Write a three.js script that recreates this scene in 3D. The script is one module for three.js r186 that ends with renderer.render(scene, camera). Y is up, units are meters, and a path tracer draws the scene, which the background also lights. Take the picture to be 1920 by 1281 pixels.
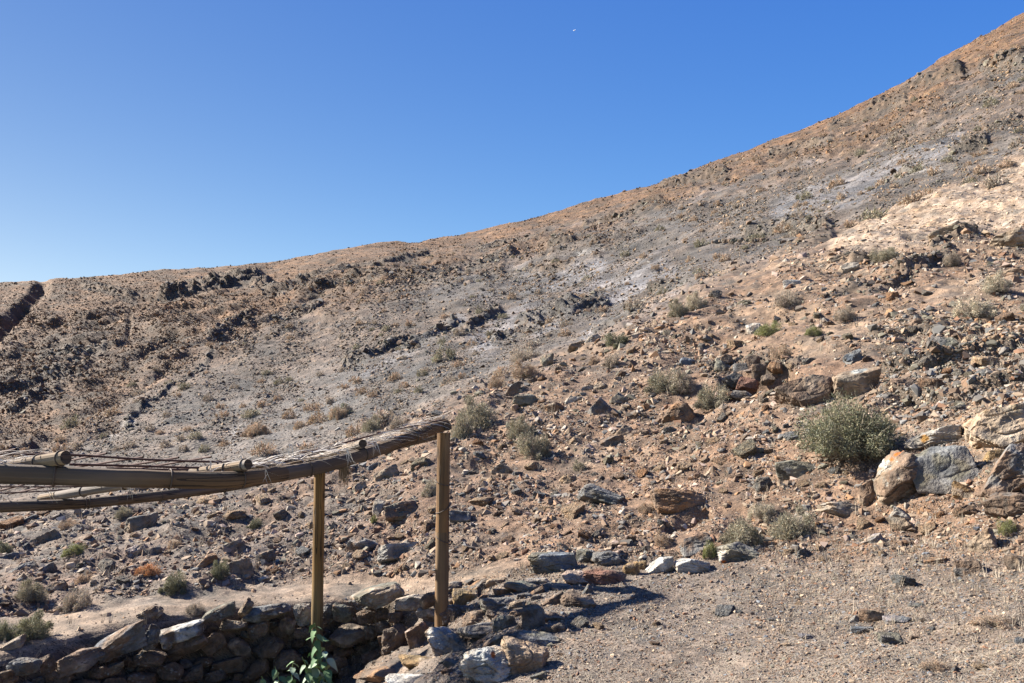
import * as THREE from 'three';
import { mergeGeometries, mergeVertices, toCreasedNormals } from 'three/addons/utils/BufferGeometryUtils.js';
import { ConvexGeometry } from 'three/addons/geometries/ConvexGeometry.js';

// ---------------------------------------------------------------- camera, sky, sun, exposure
const W = 1920, H = 1281, F = 1494, PITCH = 5.71 * Math.PI / 180, EYE = 1.6;
const scene = new THREE.Scene();
const camera = new THREE.PerspectiveCamera(2 * Math.atan(H / 2 / F) * 180 / Math.PI, W / H, 0.1, 4000);
camera.position.set(0, EYE, 0);
camera.rotation.x = PITCH;
scene.add(camera);
const renderer = new THREE.WebGLRenderer({ antialias: true });
renderer.setSize(1024, 683);
renderer.toneMapping = THREE.LinearToneMapping;
renderer.toneMappingExposure = 3.9;
renderer.shadowMap.enabled = true;
{
  const w = 512, h = 256, d = new Float32Array(w * h * 4);
  for (let j = 0; j < h; j++) for (let i = 0; i < w; i++) {
    const el = Math.max(0, ((j + .5) / h - .5) * Math.PI), az = ((i + .5) / w - .5) * 2 * Math.PI;
    const dim = Math.log(3.9), sx = Math.cos(el) * Math.cos(az), e = Math.exp(-el * 180 / Math.PI / 20), k = (j * w + i) * 4;
    d[k] = Math.exp(-dim + -3.222 + 3.375 * e - .798 * sx);
    d[k + 1] = Math.exp(-dim + -1.958 + 2.365 * e - .284 * sx);
    d[k + 2] = Math.exp(-dim + -.573 + .891 * e + .014 * sx);
    d[k + 3] = 1;
  }
  const sky = new THREE.DataTexture(d, w, h, THREE.RGBAFormat, THREE.FloatType);
  sky.mapping = THREE.EquirectangularReflectionMapping;
  sky.magFilter = THREE.LinearFilter; sky.minFilter = THREE.LinearFilter; sky.needsUpdate = true;
  scene.background = sky; scene.environment = sky;
}
const sun = new THREE.DirectionalLight(new THREE.Color().setRGB(1, .93, .82), 4.6);
const SUN = new THREE.Vector3(-.927 * Math.cos(.62), Math.sin(.62), -.375 * Math.cos(.62)).normalize();
sun.position.copy(SUN).multiplyScalar(200);
sun.castShadow = true;
sun.shadow.mapSize.set(4096, 4096);
Object.assign(sun.shadow.camera, { left: -130, right: 130, top: 130, bottom: -130, near: 1, far: 500 });
scene.add(sun); scene.add(sun.target);

// ---------------------------------------------------------------- random numbers and noise
function rng(seed) { let a = seed >>> 0; return () => { a = a + 0x6D2B79F5 | 0; let t = Math.imul(a ^ a >>> 15, 1 | a); t = t + Math.imul(t ^ t >>> 7, 61 | t) ^ t; return ((t ^ t >>> 14) >>> 0) / 4294967296; }; }
const PERM = new Uint8Array(512), GX = new Float32Array(256), GY = new Float32Array(256), GZ = new Float32Array(256);
{
  const R = rng(77), p = [...Array(256).keys()];
  for (let i = 255; i > 0; i--) { const j = Math.floor(R() * (i + 1)); [p[i], p[j]] = [p[j], p[i]]; }
  for (let i = 0; i < 512; i++) PERM[i] = p[i & 255];
  for (let i = 0; i < 256; i++) { const z = R() * 2 - 1, a = R() * 6.2832, s = Math.sqrt(1 - z * z); GX[i] = s * Math.cos(a); GY[i] = s * Math.sin(a); GZ[i] = z; }
}
const fade = (t) => t * t * t * (t * (t * 6 - 15) + 10);
function noise3(x, y, z) {
  const X = Math.floor(x), Y = Math.floor(y), Z = Math.floor(z); x -= X; y -= Y; z -= Z;
  const u = fade(x), v = fade(y), w = fade(z), xi = X & 255, yi = Y & 255, zi = Z & 255, x1 = (xi + 1) & 255, y1 = (yi + 1) & 255, z1 = (zi + 1) & 255;
  const A = PERM[xi], B = PERM[x1], AA = PERM[A + yi], AB = PERM[A + y1], BA = PERM[B + yi], BB = PERM[B + y1];
  const g = (h, a, b, c) => GX[h] * a + GY[h] * b + GZ[h] * c, L = (a, b, t) => a + (b - a) * t;
  return 1.5 * L(
    L(L(g(PERM[AA + zi], x, y, z), g(PERM[BA + zi], x - 1, y, z), u), L(g(PERM[AB + zi], x, y - 1, z), g(PERM[BB + zi], x - 1, y - 1, z), u), v),
    L(L(g(PERM[AA + z1], x, y, z - 1), g(PERM[BA + z1], x - 1, y, z - 1), u), L(g(PERM[AB + z1], x, y - 1, z - 1), g(PERM[BB + z1], x - 1, y - 1, z - 1), u), v), w);
}
function fbm(x, y, z, o) { let s = 0, a = .5, f = 1; for (let i = 0; i < o; i++) { s += a * noise3(x * f + i * 17.3, y * f, z * f); a *= .5; f *= 2.03; } return s; }
const clamp = (x, a, b) => x < a ? a : x > b ? b : x;
const sstep = (a, b, x) => { const t = clamp((x - a) / (b - a), 0, 1); return t * t * (3 - 2 * t); };
const mix3 = (a, b, t) => [a[0] + (b[0] - a[0]) * t, a[1] + (b[1] - a[1]) * t, a[2] + (b[2] - a[2]) * t];

// ---------------------------------------------------------------- textures (grain only)
function periodic(n, seed) {                       // tileable value noise on an n x n lattice
  const R = rng(seed), v = new Float32Array(n * n); for (let i = 0; i < n * n; i++) v[i] = R();
  return (x, y) => { x *= n; y *= n; const X = Math.floor(x), Y = Math.floor(y), u = fade(x - X), w = fade(y - Y), m = (a) => ((a % n) + n) % n, a = m(X), b = m(X + 1), c = m(Y) * n, d = m(Y + 1) * n; return (v[c + a] * (1 - u) + v[c + b] * u) * (1 - w) + (v[d + a] * (1 - u) + v[d + b] * u) * w; };
}
function makeTexture(S, fn, srgb) {
  const d = new Uint8Array(S * S * 4);
  for (let j = 0; j < S; j++) for (let i = 0; i < S; i++) { const c = fn(i / S, j / S), k = (j * S + i) * 4; for (let q = 0; q < 3; q++) d[k + q] = clamp(Math.round((Array.isArray(c) ? c[q] : c) * 255), 0, 255); d[k + 3] = 255; }
  const t = new THREE.DataTexture(d, S, S, THREE.RGBAFormat); t.wrapS = t.wrapT = THREE.RepeatWrapping; t.magFilter = THREE.LinearFilter; t.minFilter = THREE.LinearFilter; t.generateMipmaps = false;
  if (srgb) t.colorSpace = THREE.SRGBColorSpace; t.needsUpdate = true; return t;
}
const oct = (base, n, seed) => { const L = []; for (let i = 0; i < n; i++) L.push(periodic(base << i, seed + i)); return (x, y) => { let s = 0, a = .5, t = 0; for (const f of L) { s += a * f(x, y); t += a; a *= .62; } return s / t; }; };
const soilN = oct(8, 7, 11), soilM = oct(4, 4, 31), speck = periodic(180, 5), speck2 = periodic(90, 6);
const soilMap = makeTexture(1024, (x, y) => {
  const n = soilN(x, y), s = speck(x, y), q = speck2(x, y); let v = .76 + (n - .5) * .95;
  if (s > .74) v += (s - .74) * 1.0; if (s < .24) v -= (.24 - s) * 2.2; if (q > .78) v += (q - .78) * .9; if (q < .14) v -= (.14 - q) * 2;
  const w = (soilM(x, y) - .5) * .08; return [v + w, v, v - w];
}, true);
const soilBump = makeTexture(1024, (x, y) => { const s = speck(x, y), q = speck2(x, y); return soilN(x, y) * .55 + Math.max(0, s - .6) * .5 + Math.max(0, q - .6) * .7; }, false);
const rockN = oct(6, 7, 51), rockM = oct(3, 4, 71), rockS = periodic(120, 91);
const rockMap = makeTexture(1024, (x, y) => {
  const n = rockN(x, y), r = Math.abs(rockM(x, y) - .5); let v = .80 + (n - .5) * .62; if (r < .006) v -= .06; const s = rockS(x, y); if (s > .85) v += (s - .85) * .7; if (s < .1) v -= .1;
  const w = (rockM(y, x) - .5) * .16; return [v + w, v, v - w];
}, true);
const rockBump = makeTexture(1024, (x, y) => { const r = Math.abs(rockM(x, y) - .5); return rockN(x, y) * .9 + (r < .006 ? -.05 : 0) + .05; }, false);
const woodA = oct(4, 5, 201), woodB = periodic(64, 205), woodC = periodic(9, 206);
const woodF = (x, y) => { const f = woodB(x, y * .06 + 0) * .5 + woodC(x, y * .5) * .5, c = Math.abs(woodA(x, y * .12) - .5); return [f, c]; };
const woodMap = makeTexture(512, (x, y) => { const [f, c] = woodF(x, y); let v = .68 + (f - .5) * .3 + (woodA(x, y) - .5) * .25; if (c < .007) v -= .3; const g = sstep(.36, .64, woodA(y * .3, x * .5 + .3)); return [v * (1.04 - .02 * g), v * (.93 + .06 * g), v * (.80 + .18 * g)]; }, true);
const woodBump = makeTexture(512, (x, y) => { const [f, c] = woodF(x, y); return clamp(.5 + (f - .5) * .5 - (c < .007 ? .4 : 0), 0, 1); }, false);
const rep = (t, x, y) => { const c = t.clone(); c.repeat.set(x, y); c.needsUpdate = true; return c; };

// ---------------------------------------------------------------- the lie of the land: rows of (picture row, distance) on thirteen bearings
const LAND = [
  [-500, 2400, 3.3, 1600, 6, 1480, 7, 1420, 7.6, 1330, 7.9, 1240, 9, 1140, 11.2, 1050, 14, 980, 18, 890, 30, 800, 46, 690, 68, 562, 98],
  [0, 2400, 3.2, 1600, 5.8, 1450, 7.2, 1370, 8.2, 1240, 8.45, 1172, 9.6, 1090, 11.8, 1010, 15, 940, 20, 850, 33, 760, 50, 650, 72, 533, 100],
  [300, 2400, 3.2, 1600, 5.9, 1420, 7.9, 1330, 8.75, 1168, 8.95, 1122, 9.9, 1050, 11.6, 970, 14.2, 900, 18.5, 820, 28, 720, 45, 620, 68, 513, 100],
  [500, 2400, 3.2, 1600, 5.9, 1400, 8, 1300, 9.1, 1144, 9.15, 1106, 10, 1040, 11.3, 960, 13.3, 880, 17, 800, 25.5, 690, 43, 590, 66, 494, 104],
  [600, 2400, 3.1, 1600, 5.8, 1400, 7.9, 1290, 9.15, 1134, 9.2, 1100, 9.9, 1035, 11, 950, 13, 865, 16.5, 780, 25, 670, 42, 570, 66, 475, 106],
  [700, 2400, 2.4, 1600, 4.6, 1290, 7, 1226, 8.95, 1128, 9.1, 1100, 9.6, 1030, 10.7, 940, 12.6, 850, 15.5, 755, 24, 650, 40, 555, 64, 460, 108],
  [830, 2400, 1.8, 1600, 3.3, 1281, 5.6, 1192, 7.7, 1125, 8.6, 1090, 9.0, 1020, 10, 920, 12, 775, 16.5, 715, 24, 620, 40, 535, 64, 449, 108],
  [960, 2400, 1.65, 1600, 3.1, 1281, 5.1, 1170, 6.5, 1085, 8.3, 1060, 8.7, 1000, 9.8, 900, 12, 705, 19, 660, 28, 590, 44, 510, 66, 420, 106],
  [1100, 2400, 1.6, 1600, 3.1, 1281, 4.95, 1150, 6.6, 1060, 8.4, 1035, 8.7, 980, 9.8, 860, 12.6, 652, 20, 612, 30, 540, 47, 460, 68, 383, 105],
  [1300, 2400, 1.6, 1600, 3, 1281, 4.8, 1150, 6.6, 1055, 8.3, 1030, 8.6, 950, 9.9, 800, 13.2, 565, 22.5, 525, 32, 460, 48, 390, 68, 321, 104],
  [1600, 2400, 1.55, 1600, 2.95, 1281, 4.55, 1150, 6.2, 1050, 7.9, 990, 8.6, 880, 9.9, 700, 13.2, 465, 25, 435, 32, 370, 44, 290, 66, 203, 104],
  [1920, 2400, 1.5, 1600, 2.8, 1281, 4.35, 1150, 5.7, 1050, 7.1, 950, 8.2, 820, 9.6, 640, 13.5, 420, 26, 320, 36, 220, 50, 130, 70, 26, 110],
  [2420, 2400, 1.5, 1600, 2.7, 1281, 4.1, 1150, 5.2, 1050, 6.4, 950, 7.4, 800, 8.8, 580, 13, 340, 25, 220, 36, 100, 52, -40, 74, -190, 115],
];
function monotone(xs, ys) {
  const n = xs.length, d = [], m = [];
  for (let i = 0; i < n - 1; i++) d.push((ys[i + 1] - ys[i]) / (xs[i + 1] - xs[i]));
  m.push(d[0]); for (let i = 1; i < n - 1; i++) m.push(d[i - 1] * d[i] <= 0 ? 0 : 2 * d[i - 1] * d[i] / (d[i - 1] + d[i])); m.push(d[n - 2]);
  return (x) => { let i = 0; while (i < n - 2 && x > xs[i + 1]) i++; const h = xs[i + 1] - xs[i], t = clamp((x - xs[i]) / h, 0, 1), t2 = t * t, t3 = t2 * t; return (2 * t3 - 3 * t2 + 1) * ys[i] + (t3 - 2 * t2 + t) * h * m[i] + (3 * t2 - 2 * t3) * ys[i + 1] + (t3 - t2) * h * m[i + 1]; };
}
const NK = 13, KPX = LAND.map((l) => l[0]), keyPy = [], keyR = [];
for (let k = 0; k < NK; k++) { keyPy.push(monotone(KPX, LAND.map((l) => l[1 + 2 * k]))); keyR.push(monotone(KPX, LAND.map((l) => Math.log(l[2 + 2 * k])))); }
const KT = [...Array(NK).keys()], CP = Math.cos(PITCH), SP = Math.sin(PITCH);
function ray(px, py) { const x = (px - 960) / F, t = (640.5 - py) / F, f = CP - t * SP, h = Math.hypot(x, f); return [x / h, (SP + t * CP) / h, -f / h]; }   // per metre of level distance
const span = (px, py, r) => { const d = ray(px, py); return r * (d[1] * SP - d[2] * CP) / F; };   // metres per picture point at level distance r
const at = (px, py, r) => { const d = ray(px, py); return new THREE.Vector3(r * d[0], EYE + r * d[1], r * d[2]); };
const poly = (pts) => { const f = monotone(pts.map((p) => p[0]), pts.map((p) => p[1])); return f; };
const slopeEdge = poly([[-500, 990], [0, 965], [300, 930], [500, 885], [700, 812], [840, 757], [1000, 690], [1100, 648], [1250, 575], [1400, 510], [1560, 450], [1750, 375], [1920, 305], [2420, 120]]);
const brownEdge = poly([[-500, 1000], [60, 850], [300, 705], [480, 620], [640, 565], [800, 515], [1000, 455], [1200, 395], [1400, 318], [1600, 250], [1750, 180], [1920, 95], [2420, -150]]);

// dark rock ledges that break through the far slope: [x0, y0, x1, y1, half width, height in metres]
const CRAGS = [
  [655, 682, 755, 640, 12, .9], [770, 655, 850, 610, 9, .7], [880, 615, 935, 585, 9, .7], [985, 610, 1080, 585, 14, .8], [1060, 600, 1130, 572, 12, .8], [1120, 620, 1190, 590, 9, .6], [1225, 545, 1320, 525, 10, .8],
  [930, 640, 1010, 615, 10, .6], [1040, 470, 1075, 462, 9, 1.6], [1405, 435, 1475, 420, 12, 1.0], [1480, 425, 1550, 425, 12, 1.2], [1660, 335, 1715, 325, 8, .8], [1745, 160, 1805, 140, 9, 1.2], [1850, 130, 1920, 118, 11, 1.6], [1855, 245, 1910, 225, 9, 1],
  [1790, 290, 1850, 270, 7, .8], [1250, 352, 1360, 330, 10, 1.4], [1450, 290, 1560, 270, 8, 1.2], [1820, 70, 1860, 55, 8, 1.4], [880, 500, 960, 478, 6, 1.1], [700, 512, 800, 480, 6, 1.2], [760, 530, 830, 520, 6, 1], [480, 540, 500, 535, 9, 2], [310, 560, 480, 525, 14, 2.2],
  [160, 540, 250, 560, 8, 1.8], [85, 680, 195, 660, 8, 1.8], [0, 740, 160, 700, 12, 1], [20, 780, 110, 745, 10, 1.2], [330, 820, 440, 790, 3, .3], [235, 800, 330, 725, 4, .8], [400, 640, 470, 600, 8, 1.4], [520, 610, 600, 580, 8, 1.2],
  [225, 806, 345, 716, 3, .28], [345, 716, 425, 655, 3, .2], [500, 556, 860, 505, 6, .8], [560, 530, 700, 500, 5, .7], [900, 470, 1010, 448, 6, 1], [1100, 425, 1240, 385, 7, 1.1], [1560, 245, 1700, 190, 7, 1], [1640, 205, 1760, 140, 7, 1], [1330, 690, 1440, 670, 11, .5], [1440, 692, 1500, 680, 8, .35], [1650, 702, 1760, 690, 12, .45], [1740, 652, 1830, 640, 12, .45], [1830, 740, 1920, 722, 14, .4], [1480, 472, 1560, 452, 8, .4], [1690, 522, 1775, 488, 12, .4], [1630, 560, 1700, 530, 9, .3], [1560, 562, 1620, 540, 8, .25], [1600, 500, 1660, 492, 7, .2], [1750, 470, 1830, 455, 8, .3], [1640, 640, 1740, 625, 9, .2], [1760, 690, 1900, 660, 14, .3], [1660, 740, 1800, 760, 12, .2],
];
const GULLIES = [[80, 540, 40, 590, 14, .8], [40, 590, -30, 665, 17, 1.0], [247, 600, 242, 640, 6, .25], [20, 850, 70, 835, 6, .6], [70, 835, 300, 702, 11, .28], [300, 702, 480, 617, 11, .3], [480, 617, 700, 548, 9, .3], [120, 765, 330, 640, 11, .22], [-20, 715, 130, 605, 12, .35], [520, 600, 640, 530, 9, .3], [240, 680, 420, 590, 9, .25], [1375, 735, 1470, 712, 20, .6], [1250, 1000, 1325, 978, 12, .2]];
const SCREE = [[900, 645, 1010, 565, 22], [1010, 605, 1240, 505, 24], [1110, 625, 1330, 535, 22], [1470, 395, 1600, 352, 20], [1600, 350, 1800, 268, 18], [690, 700, 860, 600, 14], [1000, 545, 1120, 500, 14]], PALE = [[204, 813, 250, 790, 4], [48, 840, 76, 822, 5], [434, 832, 440, 802, 4], [1085, 480, 1130, 470, 5], [1700, 330, 1760, 318, 6]];
function segDist(px, py, s) { const dx = s[2] - s[0], dy = s[3] - s[1], t = clamp(((px - s[0]) * dx + (py - s[1]) * dy) / (dx * dx + dy * dy), 0, 1); return [Math.hypot(px - s[0] - t * dx, py - s[1] - t * dy), (px - s[0]) * dy - (py - s[1]) * dx]; }

// the sheet of ground
const CORE = 1000, C0 = -260, C1 = 2380, SIDE = 22, NC = CORE + 2 * SIDE, ROWS = [];
{ const n = [14, 34, 62, 60, 30, 56, 84, 120, 52, 74, 74, 78]; n.forEach((c, k) => { for (let i = 0; i < c; i++) ROWS.push(k + i / c); }); ROWS.push(12); }
const BACK = [.03, .08, .16, .3, .6, 1.2, 2.5, 5, 10], NRT = ROWS.length, NR = NRT + BACK.length;
const PX = new Float32Array(NC), PYV = new Float32Array(NC * NR), RV = new Float32Array(NC * NR), POS = new Float32Array(NC * NR * 3), NRM = new Float32Array(NC * NR * 3), COL = new Float32Array(NC * NR * 3), ZONE = new Float32Array(NC * NR * 4);
for (let c = 0; c < NC; c++) {
  const core = c >= SIDE && c < NC - SIDE, over = c < SIDE ? SIDE - c : c >= NC - SIDE ? c - (NC - SIDE - 1) : 0;
  PX[c] = core ? C0 + (C1 - C0) * (c - SIDE) / (CORE - 1) : c < SIDE ? C0 - over * (240 / SIDE) : C1 + over * (40 / SIDE);
  const px = PX[c], turn = (over / SIDE) ** 2 * 1.1 * (c < SIDE ? -1 : 1), ct = Math.cos(turn), st = Math.sin(turn);
  const fpy = monotone(KT, keyPy.map((f) => f(px))), fr = monotone(KT, keyR.map((f) => f(px)));
  let r12, y12;
  for (let j = 0; j < NR; j++) {
    const k = c * NR + j, t = j < NRT ? ROWS[j] : 12, py = fpy(t); let r = Math.exp(fr(t)); const d = ray(px, py); let y = EYE + r * d[1];
    if (j === NRT - 1) { r12 = r; y12 = y; }
    if (j >= NRT) { r = r12 * (1 + BACK[j - NRT]); y = y12 + (r - r12) * .1; }
    const x = r * d[0], z = r * d[2];
    PYV[k] = py; RV[k] = r; POS[k * 3] = x * ct - z * st; POS[k * 3 + 1] = y; POS[k * 3 + 2] = x * st + z * ct;
  }
}
function gridNormals() {
  for (let c = 0; c < NC; c++) for (let j = 0; j < NR; j++) {
    const k = (c * NR + j) * 3, a = (Math.max(0, c - 1) * NR + j) * 3, b = (Math.min(NC - 1, c + 1) * NR + j) * 3, e = (c * NR + Math.max(0, j - 1)) * 3, g = (c * NR + Math.min(NR - 1, j + 1)) * 3;
    const ux = POS[b] - POS[a], uy = POS[b + 1] - POS[a + 1], uz = POS[b + 2] - POS[a + 2], vx = POS[g] - POS[e], vy = POS[g + 1] - POS[e + 1], vz = POS[g + 2] - POS[e + 2];
    let nx = uy * vz - uz * vy, ny = uz * vx - ux * vz, nz = ux * vy - uy * vx; const l = Math.hypot(nx, ny, nz) || 1;
    NRM[k] = nx / l; NRM[k + 1] = ny / l; NRM[k + 2] = nz / l;
  }
}
gridNormals();
const C = {
  path: [.275, .215, .17], trail: [.40, .29, .205], slope: [.33, .205, .128], slopeGrey: [.245, .20, .163], slopePale: [.45, .315, .21], slopeRed: [.28, .15, .088], grey: [.18, .158, .142], greyDark: [.12, .105, .092], lilac: [.30, .288, .298],
  brown: [.185, .11, .062], rust: [.285, .148, .066], umber: [.11, .07, .045], ochre: [.29, .185, .095], crag: [.135, .112, .085], cream: [.64, .49, .365], bank: [.28, .20, .14],
};
const cream = [[1560, 462], [1625, 425], [1760, 375], [1930, 305], [1930, 440], [1800, 450], [1700, 470], [1600, 478]];
function creamMask(px, py) {                    // signed distance to the pale slab of bare rock
  let inside = false, best = 1e9;
  for (let i = 0, j = cream.length - 1; i < cream.length; j = i++) { const a = cream[i], b = cream[j]; if ((a[1] > py) !== (b[1] > py) && px < (b[0] - a[0]) * (py - a[1]) / (b[1] - a[1]) + a[0]) inside = !inside; best = Math.min(best, segDist(px, py, [a[0], a[1], b[0], b[1]])[0]); }
  return inside ? best : -best;
}
const LAMBDA = [9, 4.5, 2.2, 1.1, .55, .27, .13, .065, .03];
for (let c = 0; c < NC; c++) {
  const px = PX[c], be = brownEdge(px), se = slopeEdge(px);
  for (let j = 0; j < NR; j++) {
    const k = c * NR + j, k3 = k * 3, r = RV[k], py = PYV[k], t = j < NRT ? ROWS[j] : 12.5, x = POS[k3], y = POS[k3 + 1], z = POS[k3 + 2];
    const w1 = fbm(x / 9, y / 9, z / 9, 3), w2 = fbm(x / 2.4 + 40, y / 2.4, z / 2.4, 4), w3 = fbm(x / .6, y / .6 + 30, z / .6, 3), w4 = fbm(x / 22 + 9, y / 22, z / 22, 3);
    const far = sstep(14, 30, r);
    const warp = (w1 * 60 * far + w2 * 34), near = sstep(-40, 30, py - se + warp * 1.2 + w3 * 30), brown = sstep(-60, 45, be - py + warp * 1.5 + w3 * 40), yard = (px < 760 ? 1 - sstep(3.7, 4.05, t) : 0) * (1 - sstep(690, 770, px));
    const flat = (1 - sstep(3.6, 4.3, t)) * (1 - yard), trail = sstep(3.85, 4.1, t) * (1 - sstep(4.9, 5.3, t + w2 * .6)) * (1 - sstep(880, 1080, px));
    const pathy = Math.max(flat * sstep(820, 960, px) * (1 - sstep(1420, 1750, px) * .45), trail);
    const grey = (1 - near) * (1 - brown);
    // shape
    let disp = 0; const rough = (.5 * pathy + (1 - pathy) * (near * 1.35 + grey * 1.05 + brown * .7 * (1 - .55 * sstep(11.2, 11.9, t)))) * (t > 2.9 && t < 4.1 && px < 760 ? .25 : 1);
    for (const L of LAMBDA) {
      const q = L / r; if (q < .0035 || q > .2) continue;
      const wgt = (1 - sstep(.07, .2, q)) * sstep(.0035, .006, q);
      const n = noise3(x / L + L * 7, y / L, z / L), rid = 1 - 2.4 * Math.abs(noise3(x / L, y / L + 50, z / L + L));
      disp += wgt * L * (.085 * n + (brown * .075 + near * .035) * rid) * rough;
    }
    if (brown > .02 && j < NRT + 4) {               // beds of rock that stand out as ledges
      const s = (y + .10 * x) / 2.6 + w4 * 1.6 + w1 * .5, f = s - Math.floor(s);
      disp += brown * (sstep(0, .22, f) - f) * .5 * sstep(-.15, .25, w2 + w1) * sstep(30, 60, r) * (1 - .7 * sstep(11.3, 11.9, t));
    }
    let crag = 0;
    if (t > 5.2 && t < 12.2) {
      for (const s of CRAGS) {
        if (px < Math.min(s[0], s[2]) - 40 || px > Math.max(s[0], s[2]) + 40 || Math.abs(py - (s[1] + s[3]) / 2) > 80) continue;
        const [d, side] = segDist(px, py, s), q = d / s[4] + w3 * .5 + w2 * .7; if (q > 1.6) continue;
        const up = side > 0 ? 1 : 0;                // above the ledge line the ground rolls back gently, below it the face drops
        const b = up ? 1 - sstep(.1, 1.6, q) : 1 - sstep(.0, .45, q);
        const hw = s[4] * r / F; disp += b * Math.min(s[5], hw * 1.7) * clamp(.6 + .9 * w2 + .35 * noise3(x * 2, y * 2, z * 2), 0, 1.2);
        crag = Math.max(crag, 1 - sstep(.7, 1.3, q));
      }
      for (const s of GULLIES) { const [d] = segDist(px, py, s), q = d / s[4] + w2 * .4; if (q < 1.4) { disp -= (1 - sstep(0, 1.4, q)) * s[5]; } }
    }
    const cm = r > 16 ? sstep(-10, 8, creamMask(px, py) + warp * .45) : 0;
    if (t > 12) disp *= .5;
    POS[k3] += NRM[k3] * disp; POS[k3 + 1] += NRM[k3 + 1] * disp; POS[k3 + 2] += NRM[k3 + 2] * disp;
    // colour of the matter
    let a = mix3(C.slope, C.slopeGrey, clamp(sstep(-.1, .25, w1 + w2 * .5) * .75 + sstep(900, 300, px) * .45, 0, 1));
    a = mix3(a, C.slopePale, sstep(.05, .38, w2 + w3 * .5) * .65); a = mix3(a, C.slopeRed, sstep(.1, .4, w1 - w2 * .6) * .55);
    let sc = 0, pl = 0; if (t > 8 && t < 11.5) { for (const s of SCREE) sc = Math.max(sc, 1 - sstep(.4, 1.5, segDist(px, py, s)[0] / s[4] + w2 * 1.3 + w3 * .8)); for (const s of PALE) pl = Math.max(pl, 1 - sstep(.6, 1.3, segDist(px, py, s)[0] / s[4] + w3)); }
    if (px > 1380) a = mix3(a, C.slopePale, sstep(-.25, .2, w2) * .55 * sstep(12, 15, r));
    let g = mix3(C.grey, C.greyDark, sstep(-.05, .3, w2 + w4) * .7); g = mix3(g, C.lilac, sstep(.08, .34, fbm(x / 3.5 + 7, y / 3.5, z / 9, 4) + .1 * w1) * .65 * sstep(500, 950, px)); g = mix3(g, C.slope, sstep(-.05, .3, w4 - w2 * .6 + sstep(900, 400, px) * .1) * .38); g = mix3(g, C.lilac, sc * .8); g = mix3(g, [.46, .43, .40], pl); g = mix3(g, C.brown, sstep(.1, .35, w2 + w3 * .6) * .4);
    let b = mix3(C.brown, C.rust, sstep(-.05, .3, w4 + w2 * .3 + sstep(10.2, 11.8, t) * .4)); b = mix3(b, C.umber, sstep(.05, .35, w2 + w1 * .5) * .6); b = mix3(b, C.ochre, sstep(.12, .42, w3 + w2 * .4) * .7);
    b = mix3(b, C.rust, sstep(11.1, 11.9, t) * .55 * sstep(1000, 750, px));
    let col = mix3(mix3(g, a, near), b, brown);
    col = mix3(col, C.crag, crag * .6); col = mix3(col, mix3(C.cream, C.slopePale, sstep(-.1, .3, w3)), cm);
    col = mix3(col, mix3(C.path, C.slopeGrey, sstep(-.2, .3, w2) * .6), flat); col = mix3(col, mix3(C.trail, C.path, sstep(-.1, .3, w2) * .5), trail);
    if (yard > 0) col = mix3(col, C.bank, yard);
    const v = 1 + w3 * .35; COL[k3] = col[0] * v; COL[k3 + 1] = col[1] * v; COL[k3 + 2] = col[2] * v;
    ZONE[k * 4] = near; ZONE[k * 4 + 1] = brown; ZONE[k * 4 + 2] = pathy; ZONE[k * 4 + 3] = cm;
  }
}
gridNormals();

// helpers that read the ground
function ground(px, py) {
  const fc = clamp((px - C0) / (C1 - C0) * (CORE - 1), 0, CORE - 1.001) + SIDE, c = Math.floor(fc), u = fc - c;
  let lo = 0, hi = NRT - 1; const o = c * NR; while (hi - lo > 1) { const m = lo + hi >> 1; if (PYV[o + m] > py) lo = m; else hi = m; }
  const v = clamp((PYV[o + lo] - py) / (PYV[o + lo] - PYV[o + hi] || 1), 0, 1), a = c * NR + lo, b = a + 1, d = a + NR, e = d + 1, w = [(1 - u) * (1 - v), (1 - u) * v, u * (1 - v), u * v], ks = [a, b, d, e], p = [0, 0, 0], n = [0, 0, 0];
  for (let i = 0; i < 4; i++) for (let q = 0; q < 3; q++) { p[q] += w[i] * POS[ks[i] * 3 + q]; n[q] += w[i] * NRM[ks[i] * 3 + q]; }
  return { p, n, r: Math.hypot(p[0], p[2]), t: ROWS[lo], near: ZONE[a * 4], brown: ZONE[a * 4 + 1], path: ZONE[a * 4 + 2], cream: ZONE[a * 4 + 3], over: PYV[o + NRT - 1] > py };
}

// ---------------------------------------------------------------- materials, naming
const STD = (o) => new THREE.MeshStandardMaterial({ roughness: .95, metalness: 0, ...o });
const soil = (m, bump) => STD({ vertexColors: true, color: new THREE.Color().setRGB(.67, .67, .67), map: rep(soilMap, 1 / m, 1 / m), bumpMap: rep(soilBump, 1 / m, 1 / m), bumpScale: bump });
const counts = {};
function numbered(n) { const k = counts[n] = (counts[n] || 0) + 1; return k === 1 ? n : `${n}_${String(k - 1).padStart(3, '0')}`; }
function tag(o, label, category, group, kind) { if (label) o.userData.label = label; if (category) o.userData.category = category; if (group) o.userData.group = group; if (kind) o.userData.kind = kind; return o; }
function mesh(name, geo, mat, parent = scene) { const m = new THREE.Mesh(geo, mat); m.name = parent === scene ? numbered(name) : name; m.castShadow = m.receiveShadow = true; parent.add(m); return m; }

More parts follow.
